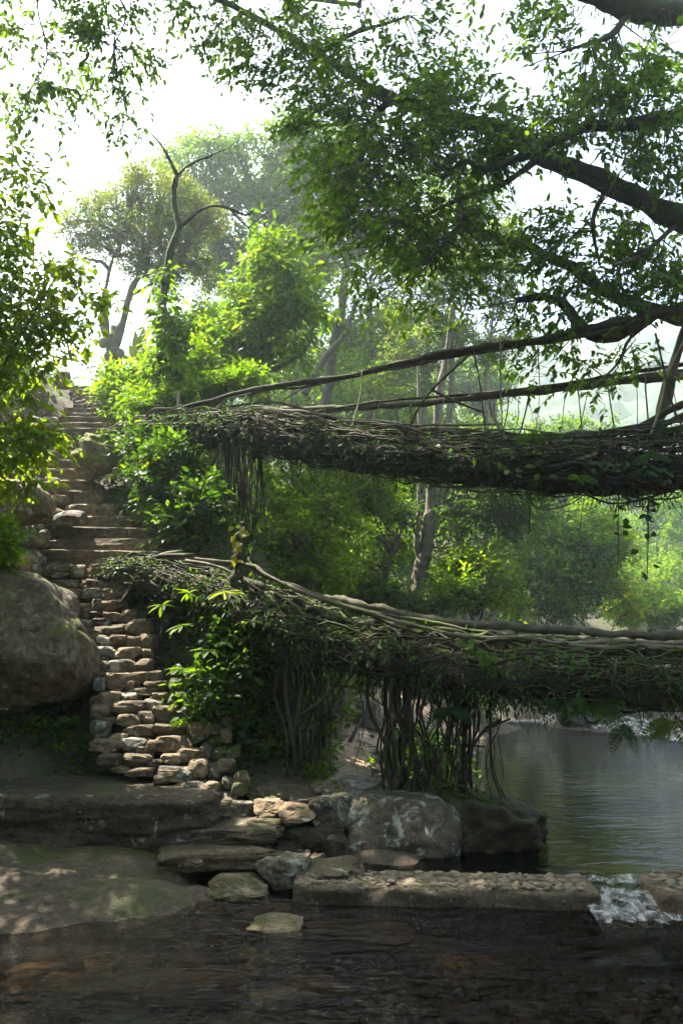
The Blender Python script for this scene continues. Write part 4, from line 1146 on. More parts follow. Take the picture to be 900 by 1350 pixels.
for j, (lst, r) in enumerate((([(462, 868, 9.1), (440, 905, 9.1), (415, 930, 9.1), (392, 945, 9.2)], .03), ([(478, 872, 9.1), (450, 910, 9.1), (420, 945, 9.1), (398, 965, 9.2)], .012), ([(660, 950, 8.7), (640, 960, 8.7), (622, 985, 8.75), (612, 1010, 8.8)], .022), ([(672, 948, 8.7), (655, 955, 8.7), (640, 965, 8.7)], .012),
     ([(475, 840, 8.8), (510, 862, 8.6), (540, 868, 8.5), (575, 880, 8.45)], .03), ([(535, 845, 8.5), (537, 870, 8.5), (560, 875, 8.5)], .016), ([(780, 930, 8.3), (800, 920, 8.2), (835, 932, 8.1), (880, 920, 8.0)], .02), ([(660, 910, 8.6), (700, 905, 8.5), (740, 935, 8.4)], .010), ([(790, 905, 8.2), (800, 940, 8.2), (780, 955, 8.2), (770, 945, 8.2)], .014),
     ([(420, 870, 9.2), (430, 900, 9.2), (470, 905, 9.1), (505, 930, 8.9)], .010), ([(560, 900, 8.7), (590, 960, 8.8), (570, 1020, 8.8)], .015), ([(640, 985, 8.7), (600, 982, 8.75), (560, 985, 8.8)], .010), ([(548, 1000, 8.7), (590, 1030, 8.7), (640, 1045, 8.7)], .018))):
    root('hanging_root', [at(*p) for p in lst], r, r * .6, M['root' if j % 2 == 0 else 'root_dark'], lb, 800 + j, wob=.02, sides=6)
for j in range(30):
    px = rng.uniform(640, 900); Y = np.interp(px, [640, 900], [8.6, 8.1]); b = at(px, np.interp(px, [640, 900], [900, 925]), Y); L = rng.uniform(.08, .5)
    root('hanging_root', [b, b + np.array([rng.normal(0, .05), rng.normal(0, .03), -L * .5]), b + np.array([rng.normal(0, .08), 0, -L])], .006, .002, M['root_dark'], lb, 830 + j, 7, 4, .03)

# thin crossing roots that lace the bridge sides together
def lacing(parent, path, hw, hh, n, seed):
    r = np.random.default_rng(seed); N = len(path); t, s, u = frames(path)
    for k in range(n):
        i = r.integers(6, N - 14); m = 12; w = r.integers(-6, 9)
        idx = np.clip(np.linspace(i, i + w, m).astype(int), 0, N - 1)
        th = np.linspace(r.uniform(.3, 1.3), r.uniform(-1.4, -.6), m) * 1.25 + math.pi * (r.random() < .0)
        sgn = 1.0
        p = path[idx] - u[idx] * hh[idx][:, None] + sgn * s[idx] * (np.cos(th) * hw[idx] * 1.1)[:, None] + u[idx] * (np.sin(th) * hh[idx] * 1.12)[:, None]
        p = p + wander(m, .04, seed + k, .35)
        mb = MB(); r0 = r.uniform(.005, .016); mb.tube(p, np.linspace(r0, r0 * .5, m), 5, .2, k)
        mb.part('root', M['root_dark' if k % 2 else 'root'], parent)
lacing(ub, UP, UW, UH, 70, 901)
lacing(lb, LP, LW, LH, 70, 951)

# ---------------------------------------------------------------- trees and plants
def ell(px, py, rx, ry, Y, rd=None):
    s = scale_at(py, Y)
    return at(px, py, Y), np.array([rx * s, rd if rd else (rx + ry) * .5 * s, ry * s])

def sample_clumps(ells, n, r, shell=.5):
    """Clump centres spread through ellipsoids in proportion to their volume."""
    vol = np.array([np.prod(e[1]) ** .75 for e in ells]); vol /= vol.sum()
    out, rad = [], []
    for (c, e), k in zip(ells, np.maximum(1, np.round(vol * n).astype(int))):
        d = unit(r.normal(size=(k, 3)))
        q = r.uniform(shell ** 3, 1, k) ** (1 / 3) * .9
        out.append(c + d * q[:, None] * e); rad.append(np.full(k, e.min() * .26) * r.uniform(.55, 1.25, k))
    return np.vstack(out), np.concatenate(rad)

def foliage_points(cc, cr, n, r, flat=.75):
    i = r.integers(0, len(cc), n)
    off = unit(r.normal(size=(n, 3))) * (r.uniform(.15, 1, n) ** .6)[:, None] * cr[i][:, None] * np.array([1.25, 1.25, flat])
    return cc[i] + off, off, i

def crown_part(name, parent, cc, cr, n_sprig, m, length, leaf, mat, seed, wr=.45, hi=False, droop=.35, twig=True, up=.25):
    r = np.random.default_rng(seed)
    C, off, i = foliage_points(cc, cr, n_sprig, r)
    D = unit(off) * .8 + r.normal(0, .55, off.shape) + np.array([0, 0, up])
    P, dd, nn, ll, ends = sprigs(C, D, m, length, leaf, droop, r)
    v, q, t = leaves(P, dd, nn, ll, ll * wr, hi)
    o = part(name, v, [x for x in (q, t) if x is not None], mat, parent, kind='stuff')
    return o, C, ends, cc[i]

def limb_part(parent, pts, r0, r1, mat, seed, n=None, sides=8, name='limb', wob=.03, lump=.15, label=None):
    return root(name, pts, r0, r1, mat, parent, seed, n, sides, wob, label, lump)

def branches(parent, trunk, cc, rad, mat, seed, k=24, sides=5, name='branches'):
    if k < 1: return None
    r = np.random.default_rng(seed)
    mb = MB()
    sel = r.permutation(len(cc))[:k]
    for j in sel:
        e = cc[j]
        cand = trunk[trunk[:, 2] < e[2] + .2]
        cand = cand if len(cand) else trunk
        b = cand[np.argmin(np.linalg.norm(cand - e, axis=1) + r.uniform(0, .5, len(cand)))]
        mid = (b + e) / 2 + np.array([0, 0, .12 * np.linalg.norm(e - b)]) + r.normal(0, .06, 3) * np.linalg.norm(e - b)
        p = smooth_path([b, mid, e], 14) + wander(14, .04 * np.linalg.norm(e - b), seed + j, .3)
        mb.tube(p, np.linspace(rad, rad * .25, 14), sides, .1, j)
    return mb.part(name, mat, parent, kind='stuff')

def tree(name, label, cat, trunks, ells, n_clump, n_sprig, leaf, mat, seed, group=None, m=7, length=None, bark='bark', wr=.45, hi=False, droop=.3, up=.25, base=None, nb=22, shell=.5, second=None, brad=None):
    """trunks: list of (px points, radius bottom, radius top)."""
    r = np.random.default_rng(seed)
    b = at(*trunks[0][0][0]) if base is None else base
    t = thing(name, label, cat, b, group)
    allp = []
    for k, (pts, r0, r1) in enumerate(trunks):
        p3 = [at(*p) if len(p) == 3 else p for p in pts]
        if k == 0:
            g = gz(p3[0][0], p3[0][1])
            if p3[0][2] > g: p3 = [np.array([p3[0][0], p3[0][1], g - .1])] + p3
        limb_part(t, p3, r0, r1, M[bark], seed + k, None, 10, 'trunk' if k == 0 else 'limb', .05, .15)
        allp.append(smooth_path(p3, 40)[8:])
    tp = np.vstack(allp)
    cc, cr = sample_clumps([ell(*e) if len(e) < 7 else e for e in ells], n_clump, r, shell)
    branches(t, tp, cc, brad or max(trunks[0][2] * .7, .02), M[bark], seed + 50, nb)
    crown_part('crown', t, cc, cr, n_sprig, m, length or leaf * 3.2, leaf, M[mat], seed + 60, wr, hi, droop, up=up)
    if second: crown_part('crown', t, cc, cr, int(n_sprig * second[1]), m, length or leaf * 3.2, leaf, M[second[0]], seed + 70, wr, hi, droop, up=up)
    return t, cc, tp

# --- the great fig tree whose limbs overhang the bridges from the right
fig = thing('fig_tree', 'great fig tree reaching over the bridges with long dark limbs', 'tree', (7.0, 10.0, .5))
limb_part(fig, [(7.2, 10, .2), (7.0, 9.9, 2.5), (6.6, 9.7, 5), (6.5, 9.6, 8), (6.8, 9.5, 12)], .75, .40, M['bark_mossy'], 31, 60, 16, 'trunk', .06, .2)
LIMBS, LIMB_OBJ = {}, {}
for j, (nm, pts, r0, r1, sd) in enumerate((
    ('a', [(6.6, 9.6, 6.0), at(985, 322, 9.3), at(895, 290, 9.1), at(800, 243, 9.1), at(715, 206, 9.3), at(640, 168, 9.8), at(560, 143, 10.3), at(490, 118, 10.7), at(420, 72, 11.0), at(340, 24, 11.3), at(250, -20, 11.5)], .17, .04, 1),
    ('b', [(6.6, 9.5, 7.2), at(960, 158, 8.7), at(880, 157, 8.6), at(820, 163, 8.6), at(760, 174, 8.7), at(700, 201, 8.8), at(648, 222, 8.9), at(612, 214, 9.0), at(585, 235, 9.1)], .11, .022, 2),
    ('c', [(6.6, 9.4, 9.5), at(1000, 22, 8.2), at(900, 14, 8.0), at(830, 10, 7.9), at(755, -12, 7.9), at(680, -50, 8.0), at(590, -110, 8.3), at(480, -150, 8.7)], .20, .03, 3),
    ('d', [(6.5, 9.6, 4.9), at(960, 440, 9.6), at(870, 411, 9.5), at(800, 384, 9.5), at(745, 345, 9.6), at(690, 318, 9.8), at(640, 308, 10.0), at(600, 292, 10.3)], .12, .025, 4),
    ('e', [at(855, 418, 9.3), at(800, 440, 9.4), at(765, 428, 9.5), at(740, 400, 9.6), at(715, 392, 9.7), at(680, 396, 9.8)], .10, .045, 5),
    ('f', [at(925, 400, 9.6), at(900, 450, 9.7), at(880, 520, 9.6), at(868, 560, 9.5), at(862, 590, 9.4)], .06, .08, 6),
    ('g', [at(560, 143, 10.3), at(520, 130, 10.2), at(495, 150, 10.3), at(488, 175, 10.3)], .07, .03, 7),
    ('h', [at(800, 243, 9.1), at(780, 300, 9.1), at(790, 350, 9.1)], .04, .015, 8),
    ('i', [at(715, 206, 9.3), at(660, 240, 9.2), at(600, 265, 9.3), at(540, 300, 9.5)], .045, .015, 9),
    ('k', [at(612, 214, 9.0), at(600, 245, 9.0), at(605, 290, 9.0), at(560, 350, 9.1)], .022, .008, 10),
    ('m', [at(420, 72, 11.0), at(470, 40, 10.8), at(540, 20, 10.5)], .05, .02, 11),
    ('n', [at(830, 10, 7.9), at(800, 50, 8.0), at(740, 70, 8.2)], .05, .015, 12),
    ('o', [at(870, 411, 9.5), at(830, 445, 9.3), at(815, 480, 9.2), at(780, 515, 9.1)], .03, .01, 13),
    ('p', [at(895, 290, 9.1), at(850, 330, 8.9), at(810, 350, 8.8)], .04, .015, 14))):
    p3 = [np.asarray(q, float) for q in pts]
    LIMB_OBJ[nm] = limb_part(fig, p3, r0, r1, M['bark_mossy' if j in (0, 1, 2, 6) else 'bark'], 700 + sd, None, 10, 'limb', .04, .2)
    LIMBS[nm] = smooth_path(p3, 40)
# aerial root tripod that ties the limb to the upper bridge
for j, (lst, r) in enumerate((([(905, 530, 9.2), (880, 540, 9.3), (840, 560, 9.4), (790, 575, 9.5), (720, 580, 9.7)], .05), ([(905, 545, 9.1), (870, 560, 9.2), (830, 565, 9.3)], .04))):
    limb_part(fig, [at(*p) for p in lst], r, r * .5, M['root_dark'], 720 + j, None, 8, 'limb', .03)
FIG = [(360,40,90,50,170,10,11.5),(300,50,50,40,36,10.4,11.5),(430,190,50,60,80,9.8,11),(450,80,70,60,160,9.8,11.2),(330,100,40,30,34,10,11),(520,110,80,60,200,9.4,10.8),(560,40,70,45,60,9.2,10.6),(480,190,90,60,180,9.4,10.8),(420,140,60,50,55,9.8,11),
       (560,250,120,90,330,8.8,10.2),(620,190,70,60,150,8.6,10),(500,300,70,50,130,9,10.2),(620,330,70,60,150,8.8,10.2),(590,150,70,50,90,9,10.4),(470,250,50,60,80,9.6,11),(690,150,60,45,80,8.5,9.6),(760,60,60,40,50,7.8,9),(840,100,80,60,170,7.8,9.2),
       (800,170,90,50,140,8.2,9.4),(870,220,50,50,80,8.2,9.2),(690,20,60,26,30,7.8,9),(700,330,60,50,80,9,10),(790,330,90,60,170,8.7,9.8),(860,340,50,50,60,8.6,9.4),(840,385,60,40,90,9,9.8),(740,400,70,45,85,9,10),
       (690,430,45,35,20,9.4,10.2),(820,470,60,28,24,9,9.6),(770,500,60,26,14,8.9,9.4),(700,480,40,26,9,9.2,9.6),(447,378,14,22,9,9.4,9.8),(475,345,26,40,16,9.4,10),(590,400,70,30,30,9.4,10.2),(660,70,30,40,8,8.4,9),(975,150,55,140,120,8,9.4),(975,360,50,70,55,8.8,9.6),(820,-45,120,26,70,7.8,9),(640,-60,110,36,60,8,9.4),(1080,180,70,160,90,8.4,9.8),(480,-60,90,40,50,9,10.5)]
def px_sprigs(lst, r):
    C = []
    for (x, y, rx, ry, k, y0, y1) in lst:
        a = r.uniform(0, 2 * math.pi, k); q = r.uniform(0, 1, k) ** .55
        # gather the sprigs of each patch into a few bunches
        nb_ = max(3, k // 7)
        bx, by, bY = x + rx * np.cos(a[:nb_]) * q[:nb_], y + ry * np.sin(a[:nb_]) * q[:nb_], r.uniform(y0, y1, nb_)
        j = r.integers(0, nb_, k)
        C.append(at_many(bx[j] + r.normal(0, 13, k), by[j] + r.normal(0, 12, k), bY[j] + r.normal(0, .15, k)))
    return np.vstack(C)
def sprig_crown(parent, C, lim, leaf, mats, seed, m=9, length=.30, wr=.46, droop=.55, hi=True):
    r = np.random.default_rng(seed)
    d2_ = np.linalg.norm(C[:, None] - lim[None], axis=2)
    near = lim[np.argmin(d2_ + r.uniform(0, .4, d2_.shape), 1)]
    D = unit(C - near) * .8 + r.normal(0, .5, C.shape)
    k = np.arange(len(C)) % len(mats)
    rr = r.permutation(len(C))
    st_ = near * .35 + C * .65 + r.normal(0, .08, C.shape)
    v, q = sticks(st_, C, .005, .003)
    mb = MB(); mb.add(v, q)
    for a, mt in enumerate(mats):
        sel = rr[k == a]
        P, dd, nn, ll, ends = sprigs(C[sel], D[sel], m, length, leaf, droop, r)
        mb.add(*sticks(C[sel], ends, .004, .002))
        v, q, t = leaves(P, dd, nn, ll, ll * wr, hi)
        part('crown', v, [x for x in (q, t) if x is not None], M[mt], parent, kind='stuff')
    # bunches hang on long thin twigs from the limb
    sel = r.permutation(len(C))[:len(C) // 6]
    mb.add(*sticks(near[sel], st_[sel], .012, .007))
    mb.part('twigs', M['twig'], parent, kind='stuff')
lim = np.vstack(list(LIMBS.values()))
fc = px_sprigs(FIG, np.random.default_rng(5))
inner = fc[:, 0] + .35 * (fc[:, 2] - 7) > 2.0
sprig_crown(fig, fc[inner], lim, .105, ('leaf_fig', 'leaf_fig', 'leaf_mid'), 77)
sprig_crown(fig, fc[~inner], lim, .105, ('leaf_mid', 'leaf_bright', 'leaf_fig'), 78)  # sunlit look of the crown's left side put into a brighter leaf mix
# epiphytes and moss that hang from the limbs
def epiphytes(parent, path, rad, n, seed, mat='leaf_deep', leaf=.12, name='epiphytes'):
    r = np.random.default_rng(seed)
    i = r.integers(0, len(path), n); keep = vnoise(path[i] * 2.2, seed) > r.uniform(-.6, .5, n); i = i[keep]
    th = r.uniform(-2.6, 1.0, len(i))
    D = np.stack([np.cos(th) * .5, r.normal(0, .5, len(i)), np.sin(th)], 1)
    v, q, t = leaves(path[i] + unit(D) * rad * .8, D + np.array([0, 0, -.5]), r.normal(size=D.shape), leaf * r.uniform(.4, 1.3, len(i)), leaf * .16, True)
    part(name, v, [q, t], M[mat], parent, kind='stuff')
epiphytes(LIMB_OBJ['c'], LIMBS['c'], .16, 900, 3); epiphytes(LIMB_OBJ['b'], LIMBS['b'], .06, 700, 4, 'leaf_mid', .10); epiphytes(LIMB_OBJ['a'], LIMBS['a'], .12, 900, 5)
epiphytes(fig, smooth_path([at(640, 150, 9), at(655, 190, 9), at(640, 220, 9)], 20), .2, 260, 6, 'leaf_mid', .32)
epiphytes(LIMB_OBJ['k'], LIMBS['k'], .04, 260, 7, 'leaf_deep', .12)

# --- tall tree on the left bank whose sprays hang into the top of the picture and shade the stream
tl = thing('tall_tree', 'tall tree out to the left whose leafy sprays hang across the top left sky', 'tree', (-11.5, 13, gz(-11.5, 13)))
tr_ = [np.array(p, float) for p in ((-11.5, 13, 6.5), (-11.2, 13, 10), (-10.5, 13.5, 14), (-9.8, 14, 18))]
limb_part(tl, tr_, .45, .25, M['bark'], 801, 30, 12, 'trunk')
TLL = []
for j, pts in enumerate(([tr_[2], (-8, 13.2, 15.2), (-5, 13, 15.6), (-1.5, 13.2, 16)], [tr_[3], (-7, 16, 18), (-3, 17, 18.2), (.5, 17.5, 18)], [(-8, 13.2, 15.2), at(60, -60, 12.5), at(150, -20, 12), at(250, -15, 12), at(330, -30, 12)], [at(150, -20, 12), at(165, 20, 11.8), at(150, 60, 11.7)], [at(60, -60, 12.5), at(50, 10, 12), at(62, 70, 11.9), at(40, 120, 11.8)])):
    p3 = [np.asarray(q, float) for q in pts]
    limb_part(tl, p3, (.14, .16, .07, .02, .02)[j], (.05, .05, .02, .008, .008)[j], M['bark'], 810 + j, None, 8)
    TLL.append(smooth_path(p3, 30))
r_ = np.random.default_rng(91)
TL = [(70,70,70,60,75,11.2,12.6),(120,110,50,50,48,11.2,12.4),(36,130,40,45,34,11.2,12.4),(165,40,50,50,60,11.2,12.6),(70,165,26,16,8,11.4,12),(150,140,24,30,14,11.4,12),(172,172,8,8,2,11.5,11.8),(250,4,90,18,36,11.4,12.6),(20,60,40,50,26,11.2,12.4),(130,10,90,30,60,11.6,12.6)]
sprig_crown(tl, px_sprigs(TL, r_), np.vstack(TLL[2:]), .125, ('leaf_fig',), 92, 9, .36)
def canopy(parent, n, boxes, leaf, mats, seed, thr=-.25):
    """A leafy roof: clumps in boxes (x0, x1, y0, y1, z0, z1), kept clear of the view below."""
    r = np.random.default_rng(seed)
    pts_ = []
    for (x0, x1, y0, y1, z0, z1, k) in boxes:
        q = np.stack([r.uniform(x0, x1, k), r.uniform(y0, y1, k), r.uniform(0, 1, k)], 1)
        lo = np.where(q[:, 0] < -.55 * q[:, 1] - 1.2, z0, np.maximum(z0, 2 + 1.0 * q[:, 1] + 1.4))
        q[:, 2] = lo + q[:, 2] * (z1 - z0)
        q = q[vnoise(np.stack([q[:, 0] * .6, q[:, 1] * .6, 0 * q[:, 0]], 1), 61) > thr]
        pts_.append(q)
    q = np.vstack(pts_)
    for j, mt in enumerate(mats):
        crown_part('crown', parent, q, np.full(len(q), .95), n // len(mats), 10, .7, leaf, M[mt], seed + j, .5, False, .4)
    return q
cc = canopy(tl, 1500, [(-6.5, 1.0, 11.5, 17, 14, 16, 60)], .22, ('leaf_fig',), 93)
branches(tl, np.vstack(TLL[:2]), cc, .05, M['bark'], 94, 30)
# --- trees behind and beside the viewer, unseen, their crowns shaped to keep light off the stream
for (nm, lab, x, y, boxes, n, sd) in (
    ('shade_tree', 'wide unseen shade tree on the left bank behind the viewer', -9.5, -3.0, [(-13, 0, -9, 9, 9, 12, 120), (-14, -8, -10, 4, 4, 9, 50), (-9.5, -3, 6, 11.5, 12.5, 15, 60), (-9, 1, -13, -8, 2, 9, 50)], 5000, 97),
    ('shade_tree', 'wide unseen shade tree on the right bank behind the viewer', 9.5, -3.0, [(3, 12, -9, 1, 9, 12, 70), (8, 13, -10, 3, 3, 9, 50), (0, 9, -13, -8, 2, 9, 50)], 2400, 98)):
    t = thing(nm, lab, 'tree', (x, y, gz(x, y)))
    tp = [(x, y, gz(x, y) - .2), (x * .98, y, 5), (x * .85, y * .9, 8), (x * .6, y * .5, 10)]
    limb_part(t, tp, .5, .22, M['bark'], sd * 11, 30, 12, 'trunk')
    cc = canopy(t, n, boxes, .30, ('leaf_fig', 'leaf_deep'), sd)
    branches(t, smooth_path([np.array(p_, float) for p_ in tp], 30)[10:], cc, .08, M['bark'], sd + 5, 26)

bk = thing('slab_shade_tree', 'unseen dense low tree added on the left bank to shade the rock slab', 'tree', (-8.0, 7.5, gz(-8.0, 7.5)))  # out of view, added to block the sun from the rock slab
tp = [(-8.0, 7.5, gz(-8, 7.5) - .2), (-7.9, 7.6, 4), (-7.6, 7.6, 6.2)]
limb_part(bk, tp, .22, .1, M['bark'], 1061, 20, 10, 'trunk')
cc = canopy(bk, 1500, [(-9.8, -6.2, 4.8, 10.2, 3.4, 7.6, 70)], .20, ('leaf_fig', 'leaf_mid'), 1062, -.35)
branches(bk, smooth_path([np.array(p_, float) for p_ in tp], 20)[8:], cc, .05, M['bark'], 1063, 20)

# --- sunny shrub on the left bank, its nearest leaves one by one
ls = thing('leafy_shrub', 'sunlit yellow green shrub spilling over the stones on the left bank', 'shrub', (-5.2, 9.6, 2.6))
E = [ell(*e) for e in ((15,400,85,75,9.4),(60,395,60,50,9.7),(-10,300,50,70,9.4),(15,470,66,50,9.6),(5,540,50,50,9.5),(110,380,22,22,9.8),(-70,430,70,120,9.5))]
cc, cr = sample_clumps(E, 90, np.random.default_rng(41), .3)
extra = np.array([at(*p) for p in ((128,395,9.8),(72,570,9.6),(52,580,9.6),(40,600,9.5),(15,590,9.5),(20,225,9.5),(45,250,9.5),(18,340,9.6),(90,360,9.8),(30,640,9.4),(2,610,9.4),(100,430,9.8))])
stems = []
for j in range(12):
    e = cc[j * 7 % len(cc)]
    p3 = [np.array([-5.2 + rng.normal(0, .2), 9.7 + rng.normal(0, .2), 2.5]), np.array([-5.0, 9.6, 2.5]) * .5 + e * .5 + np.array([-.25, 0, .2]), e]
    limb_part(ls, p3, .035, .008, M['bark'], 850 + j, 20, 6, 'stem'); stems.append(smooth_path(p3, 20))
for j, e in enumerate(extra):
    b = cc[np.argmin(np.linalg.norm(cc - e, axis=1))]
    limb_part(ls, [b, (b + e) / 2 + np.array([0, 0, .05]), e], .009, .004, M['bark'], 870 + j, 10, 5, 'stem', .01)
r_ = np.random.default_rng(43)
C, off, _i = foliage_points(np.vstack([cc, extra, extra]), np.concatenate([cr, np.full(2 * len(extra), .10)]), 980, r_)
D = unit(off) * .7 + r_.normal(0, .5, off.shape) + np.array([.15, -.1, 0])
P, dd, nn, ll, ends = sprigs(C, D, 7, .34, .125, .45, r_)
order = np.argsort(P[:, 1])
near = order[:1400:5][:280]
mask = np.zeros(len(P), bool); mask[near] = True
lv = [make_mesh('leaf', *(lambda x: (x[0], [x[1], x[2]]))(leaves([[0, 0, 0]], [[0, 1, -.1]], [[.0, 0, 1]], 1.0, wv_, True)), M['leaf_sunny']) for wv_ in (.42, .48, .54)]
for k in near:
    d = unit(dd[k]); sdv = unit(np.cross(d, nn[k])); nv = np.cross(sdv, d)
    Mx = Matrix((( -sdv[0], d[0], nv[0]), (-sdv[1], d[1], nv[1]), (-sdv[2], d[2], nv[2]))).transposed().transposed()
    s = ll[k]
    o = put('leaf', lv[k % 3], P[k], Mx.to_euler(), ls, (s, s, s))
rest = ~mask
sel = r_.random(len(P)) < .85
v, q, t = leaves(P[rest & sel], dd[rest & sel], nn[rest & sel], ll[rest & sel], ll[rest & sel] * .46, True)
part('foliage', v, [q, t], M['leaf_sunny'], ls, kind='stuff')
v, q, t = leaves(P[rest & ~sel], dd[rest & ~sel], nn[rest & ~sel], ll[rest & ~sel], ll[rest & ~sel] * .46, True)
part('foliage', v, [q, t], M['leaf_bright'], ls, kind='stuff')
mb = MB(); mb.add(*sticks(C, ends, .004, .002)); mb.part('twigs', M['twig'], ls, kind='stuff')

# --- trees around the top of the stairs and behind the bridges
vt, cc_, tp_ = tree('slim_tree', 'slender leaning tree with bare upper branches and a trunk wrapped in vines', 'tree',
     [([(205, 548, 13.8), (212, 490, 13.8), (214, 420, 13.8), (220, 350, 13.8), (236, 300, 13.8), (229, 262, 13.8), (234, 232, 13.8)], .10, .045),
      ([(234, 232, 13.8), (224, 205, 13.8), (210, 185, 13.8), (192, 168, 13.8)], .04, .008), ([(234, 232, 13.8), (250, 215, 13.7), (275, 205, 13.6), (300, 196, 13.5)], .028, .008),
      ([(236, 300, 13.8), (252, 288, 13.6), (275, 274, 13.4), (300, 272, 13.2), (322, 280, 13.0), (335, 276, 13.0)], .042, .010), ([(300, 272, 13.2), (312, 285, 13.1), (328, 300, 13.0), (330, 312, 13.0)], .020, .006), ([(328, 300, 13), (350, 282, 13), (375, 265, 13)], .012, .004)],
     [(216, 470, 20, 50, 13.8), (226, 425, 24, 26, 13.7), (213, 385, 10, 30, 13.8), (235, 470, 20, 30, 13.7)], 30, 210, .15, 'leaf_bright', 1100, m=6, length=.3, bark='bark_mossy', nb=0, hi=True, droop=.8, second=('leaf_mid', .7))
tree('bushy_tree', 'small bushy dark green tree standing alone behind the upper handrails', 'tree', [([(352, 530, 16), (354, 480, 16), (360, 420, 16), (364, 350, 16)], .09, .03), ([(354, 490, 16), (395, 470, 16), (410, 450, 16)], .05, .02)],
     [(362, 375, 46, 70, 16), (345, 440, 38, 50, 16), (388, 445, 36, 40, 16), (400, 395, 26, 40, 16), (330, 400, 22, 40, 16), (365, 325, 30, 25, 16)], 52, 560, .20, 'leaf_mid', 1150, m=8, length=.5, hi=True, wr=.34, droop=.5, second=('leaf_sunny', .22))
jk, cc_, tp_ = tree('jackfruit_tree', 'forked jackfruit tree with a pale small leaved crown at the top of the stairs', 'tree',
     [([(148, 490, 19), (147, 462, 19), (140, 440, 19), (138, 405, 19), (138, 385, 19)], .19, .09), ([(148, 468, 19), (160, 430, 19), (172, 385, 19), (186, 350, 19), (200, 310, 19)], .12, .04), ([(147, 460, 19), (150, 445, 19), (150, 430, 19)], .07, .06), ([(172, 390, 19), (215, 365, 19), (240, 340, 19)], .05, .02), ([(138, 385, 19), (150, 340, 19), (170, 300, 19)], .05, .02)],
     [(150, 290, 62, 42, 19), (220, 320, 62, 60, 19), (200, 270, 60, 50, 19), (110, 300, 38, 34, 19), (245, 370, 46, 40, 19), (165, 330, 70, 40, 19), (255, 290, 40, 50, 19)], 170, 3500, .09, 'leaf_olive', 1200, m=9, length=.30, bark='bark_pale', droop=.1, up=.5, nb=50, second=('leaf_mid', .25))
for j, (px, py) in enumerate(((136, 452), (159, 467), (143, 470))):
    me = rock_mesh('fruit', (.22, .22, .30), 77 + j, bpy.data.materials.get('dry_bamboo'), 3, 0, 0, .03, .03)
    put('fruit', me, at(px, py, 18.8), (0, 0, 0), jk)
tree('broad_tree', 'big hazy broad crowned tree rising behind the jackfruit tree', 'tree', [([(345, 560, 27), (340, 430, 27), (335, 330, 27), (330, 250, 27)], .35, .12), ([(338, 400, 27), (290, 320, 27), (260, 260, 27)], .16, .06), ([(338, 380, 27), (390, 310, 27), (400, 250, 27)], .16, .06)],
     [(330, 215, 80, 40, 27), (270, 235, 60, 45, 27), (385, 260, 60, 55, 27), (320, 290, 90, 50, 27), (250, 270, 50, 50, 27), (410, 330, 50, 60, 27), (330, 350, 80, 45, 28), (390, 200, 50, 40, 27), (425, 235, 50, 50, 27), (445, 180, 40, 40, 28), (250, 210, 40, 30, 27), (280, 340, 50, 50, 28)], 250, 5400, .19, 'leaf_mid', 1250, m=8, length=.55, droop=.3, nb=60)
tree('forest_tree', 'dim grey green tree with a leaning trunk between bushy tree and fig leaves', 'tree', [([(425, 560, 25), (440, 470, 25), (452, 400, 25), (460, 330, 25)], .24, .10), ([(400, 520, 24), (430, 470, 24), (455, 440, 24), (470, 400, 24)], .13, .07), ([(486, 600, 24), (487, 480, 24), (488, 380, 24)], .14, .09)],
     [(455, 330, 60, 55, 25), (500, 380, 50, 60, 24), (440, 410, 40, 40, 25), (480, 270, 60, 50, 26), (430, 260, 40, 50, 27), (500, 460, 50, 40, 24), (560, 300, 70, 60, 27), (540, 220, 60, 50, 28), (640, 260, 50, 60, 28)], 150, 2600, .16, 'leaf_mid', 1300, m=8, length=.45, bark='bark', nb=40)
tree('fine_leaf_tree', 'airy light green tree with fine leaves and slim trunks beyond the handrails', 'tree', [([(592, 600, 22), (594, 500, 22), (596, 420, 22), (600, 330, 22)], .12, .05), ([(560, 600, 22), (562, 520, 22), (566, 440, 22)], .10, .05), ([(640, 560, 22), (642, 480, 22), (650, 400, 22)], .07, .03)],
     [(600, 370, 60, 60, 22), (655, 350, 36, 70, 22), (560, 450, 60, 45, 22), (620, 450, 55, 40, 22), (535, 400, 40, 50, 23), (590, 310, 60, 40, 23), (530, 500, 60, 36, 22), (670, 430, 30, 40, 22)], 140, 2300, .115, 'leaf_olive', 1350, m=9, length=.36, bark='bark_pale', droop=.35, nb=70, second=('leaf_bright', .75))
tree('riverside_tree', 'tree with two straight pale trunks under the upper bridge', 'tree', [([(553, 778, 17), (558, 730, 17), (566, 670, 17), (572, 600, 17), (578, 530, 17), (588, 460, 17), (596, 400, 17)], .19, .05), ([(546, 770, 17), (550, 710, 17), (552, 650, 17), (555, 560, 17), (552, 470, 17)], .07, .03), ([(566, 680, 17), (600, 655, 17), (640, 660, 17), (680, 650, 17)], .06, .02), ([(558, 690, 17), (530, 668, 17), (500, 676, 17)], .05, .02)],
     [(640, 660, 50, 26, 16.6), (690, 665, 40, 30, 16.8), (500, 665, 46, 30, 16.6), (600, 690, 30, 20, 17), (440, 640, 50, 30, 16.6), (660, 690, 46, 26, 17)], 70, 1100, .12, 'leaf_deep', 1400, m=8, length=.4, bark='bark_pale', droop=.5, second=('leaf_mid', .4), nb=30)
tree('leaning_tree', 'leaning thin trunked tree left of the two pale trunks', 'tree', [([(495, 790, 18), (512, 735, 18), (528, 690, 18), (526, 640, 18)], .10, .06), ([(528, 690, 18), (545, 668, 18), (560, 660, 18)], .05, .03)],
     [(500, 720, 40, 40, 18.4), (460, 700, 50, 50, 18.5), (530, 745, 30, 40, 18.6), (470, 760, 50, 40, 18.3)], 36, 500, .14, 'leaf_mid', 1420, m=8, length=.4, second=('leaf_bright', .5), nb=20)
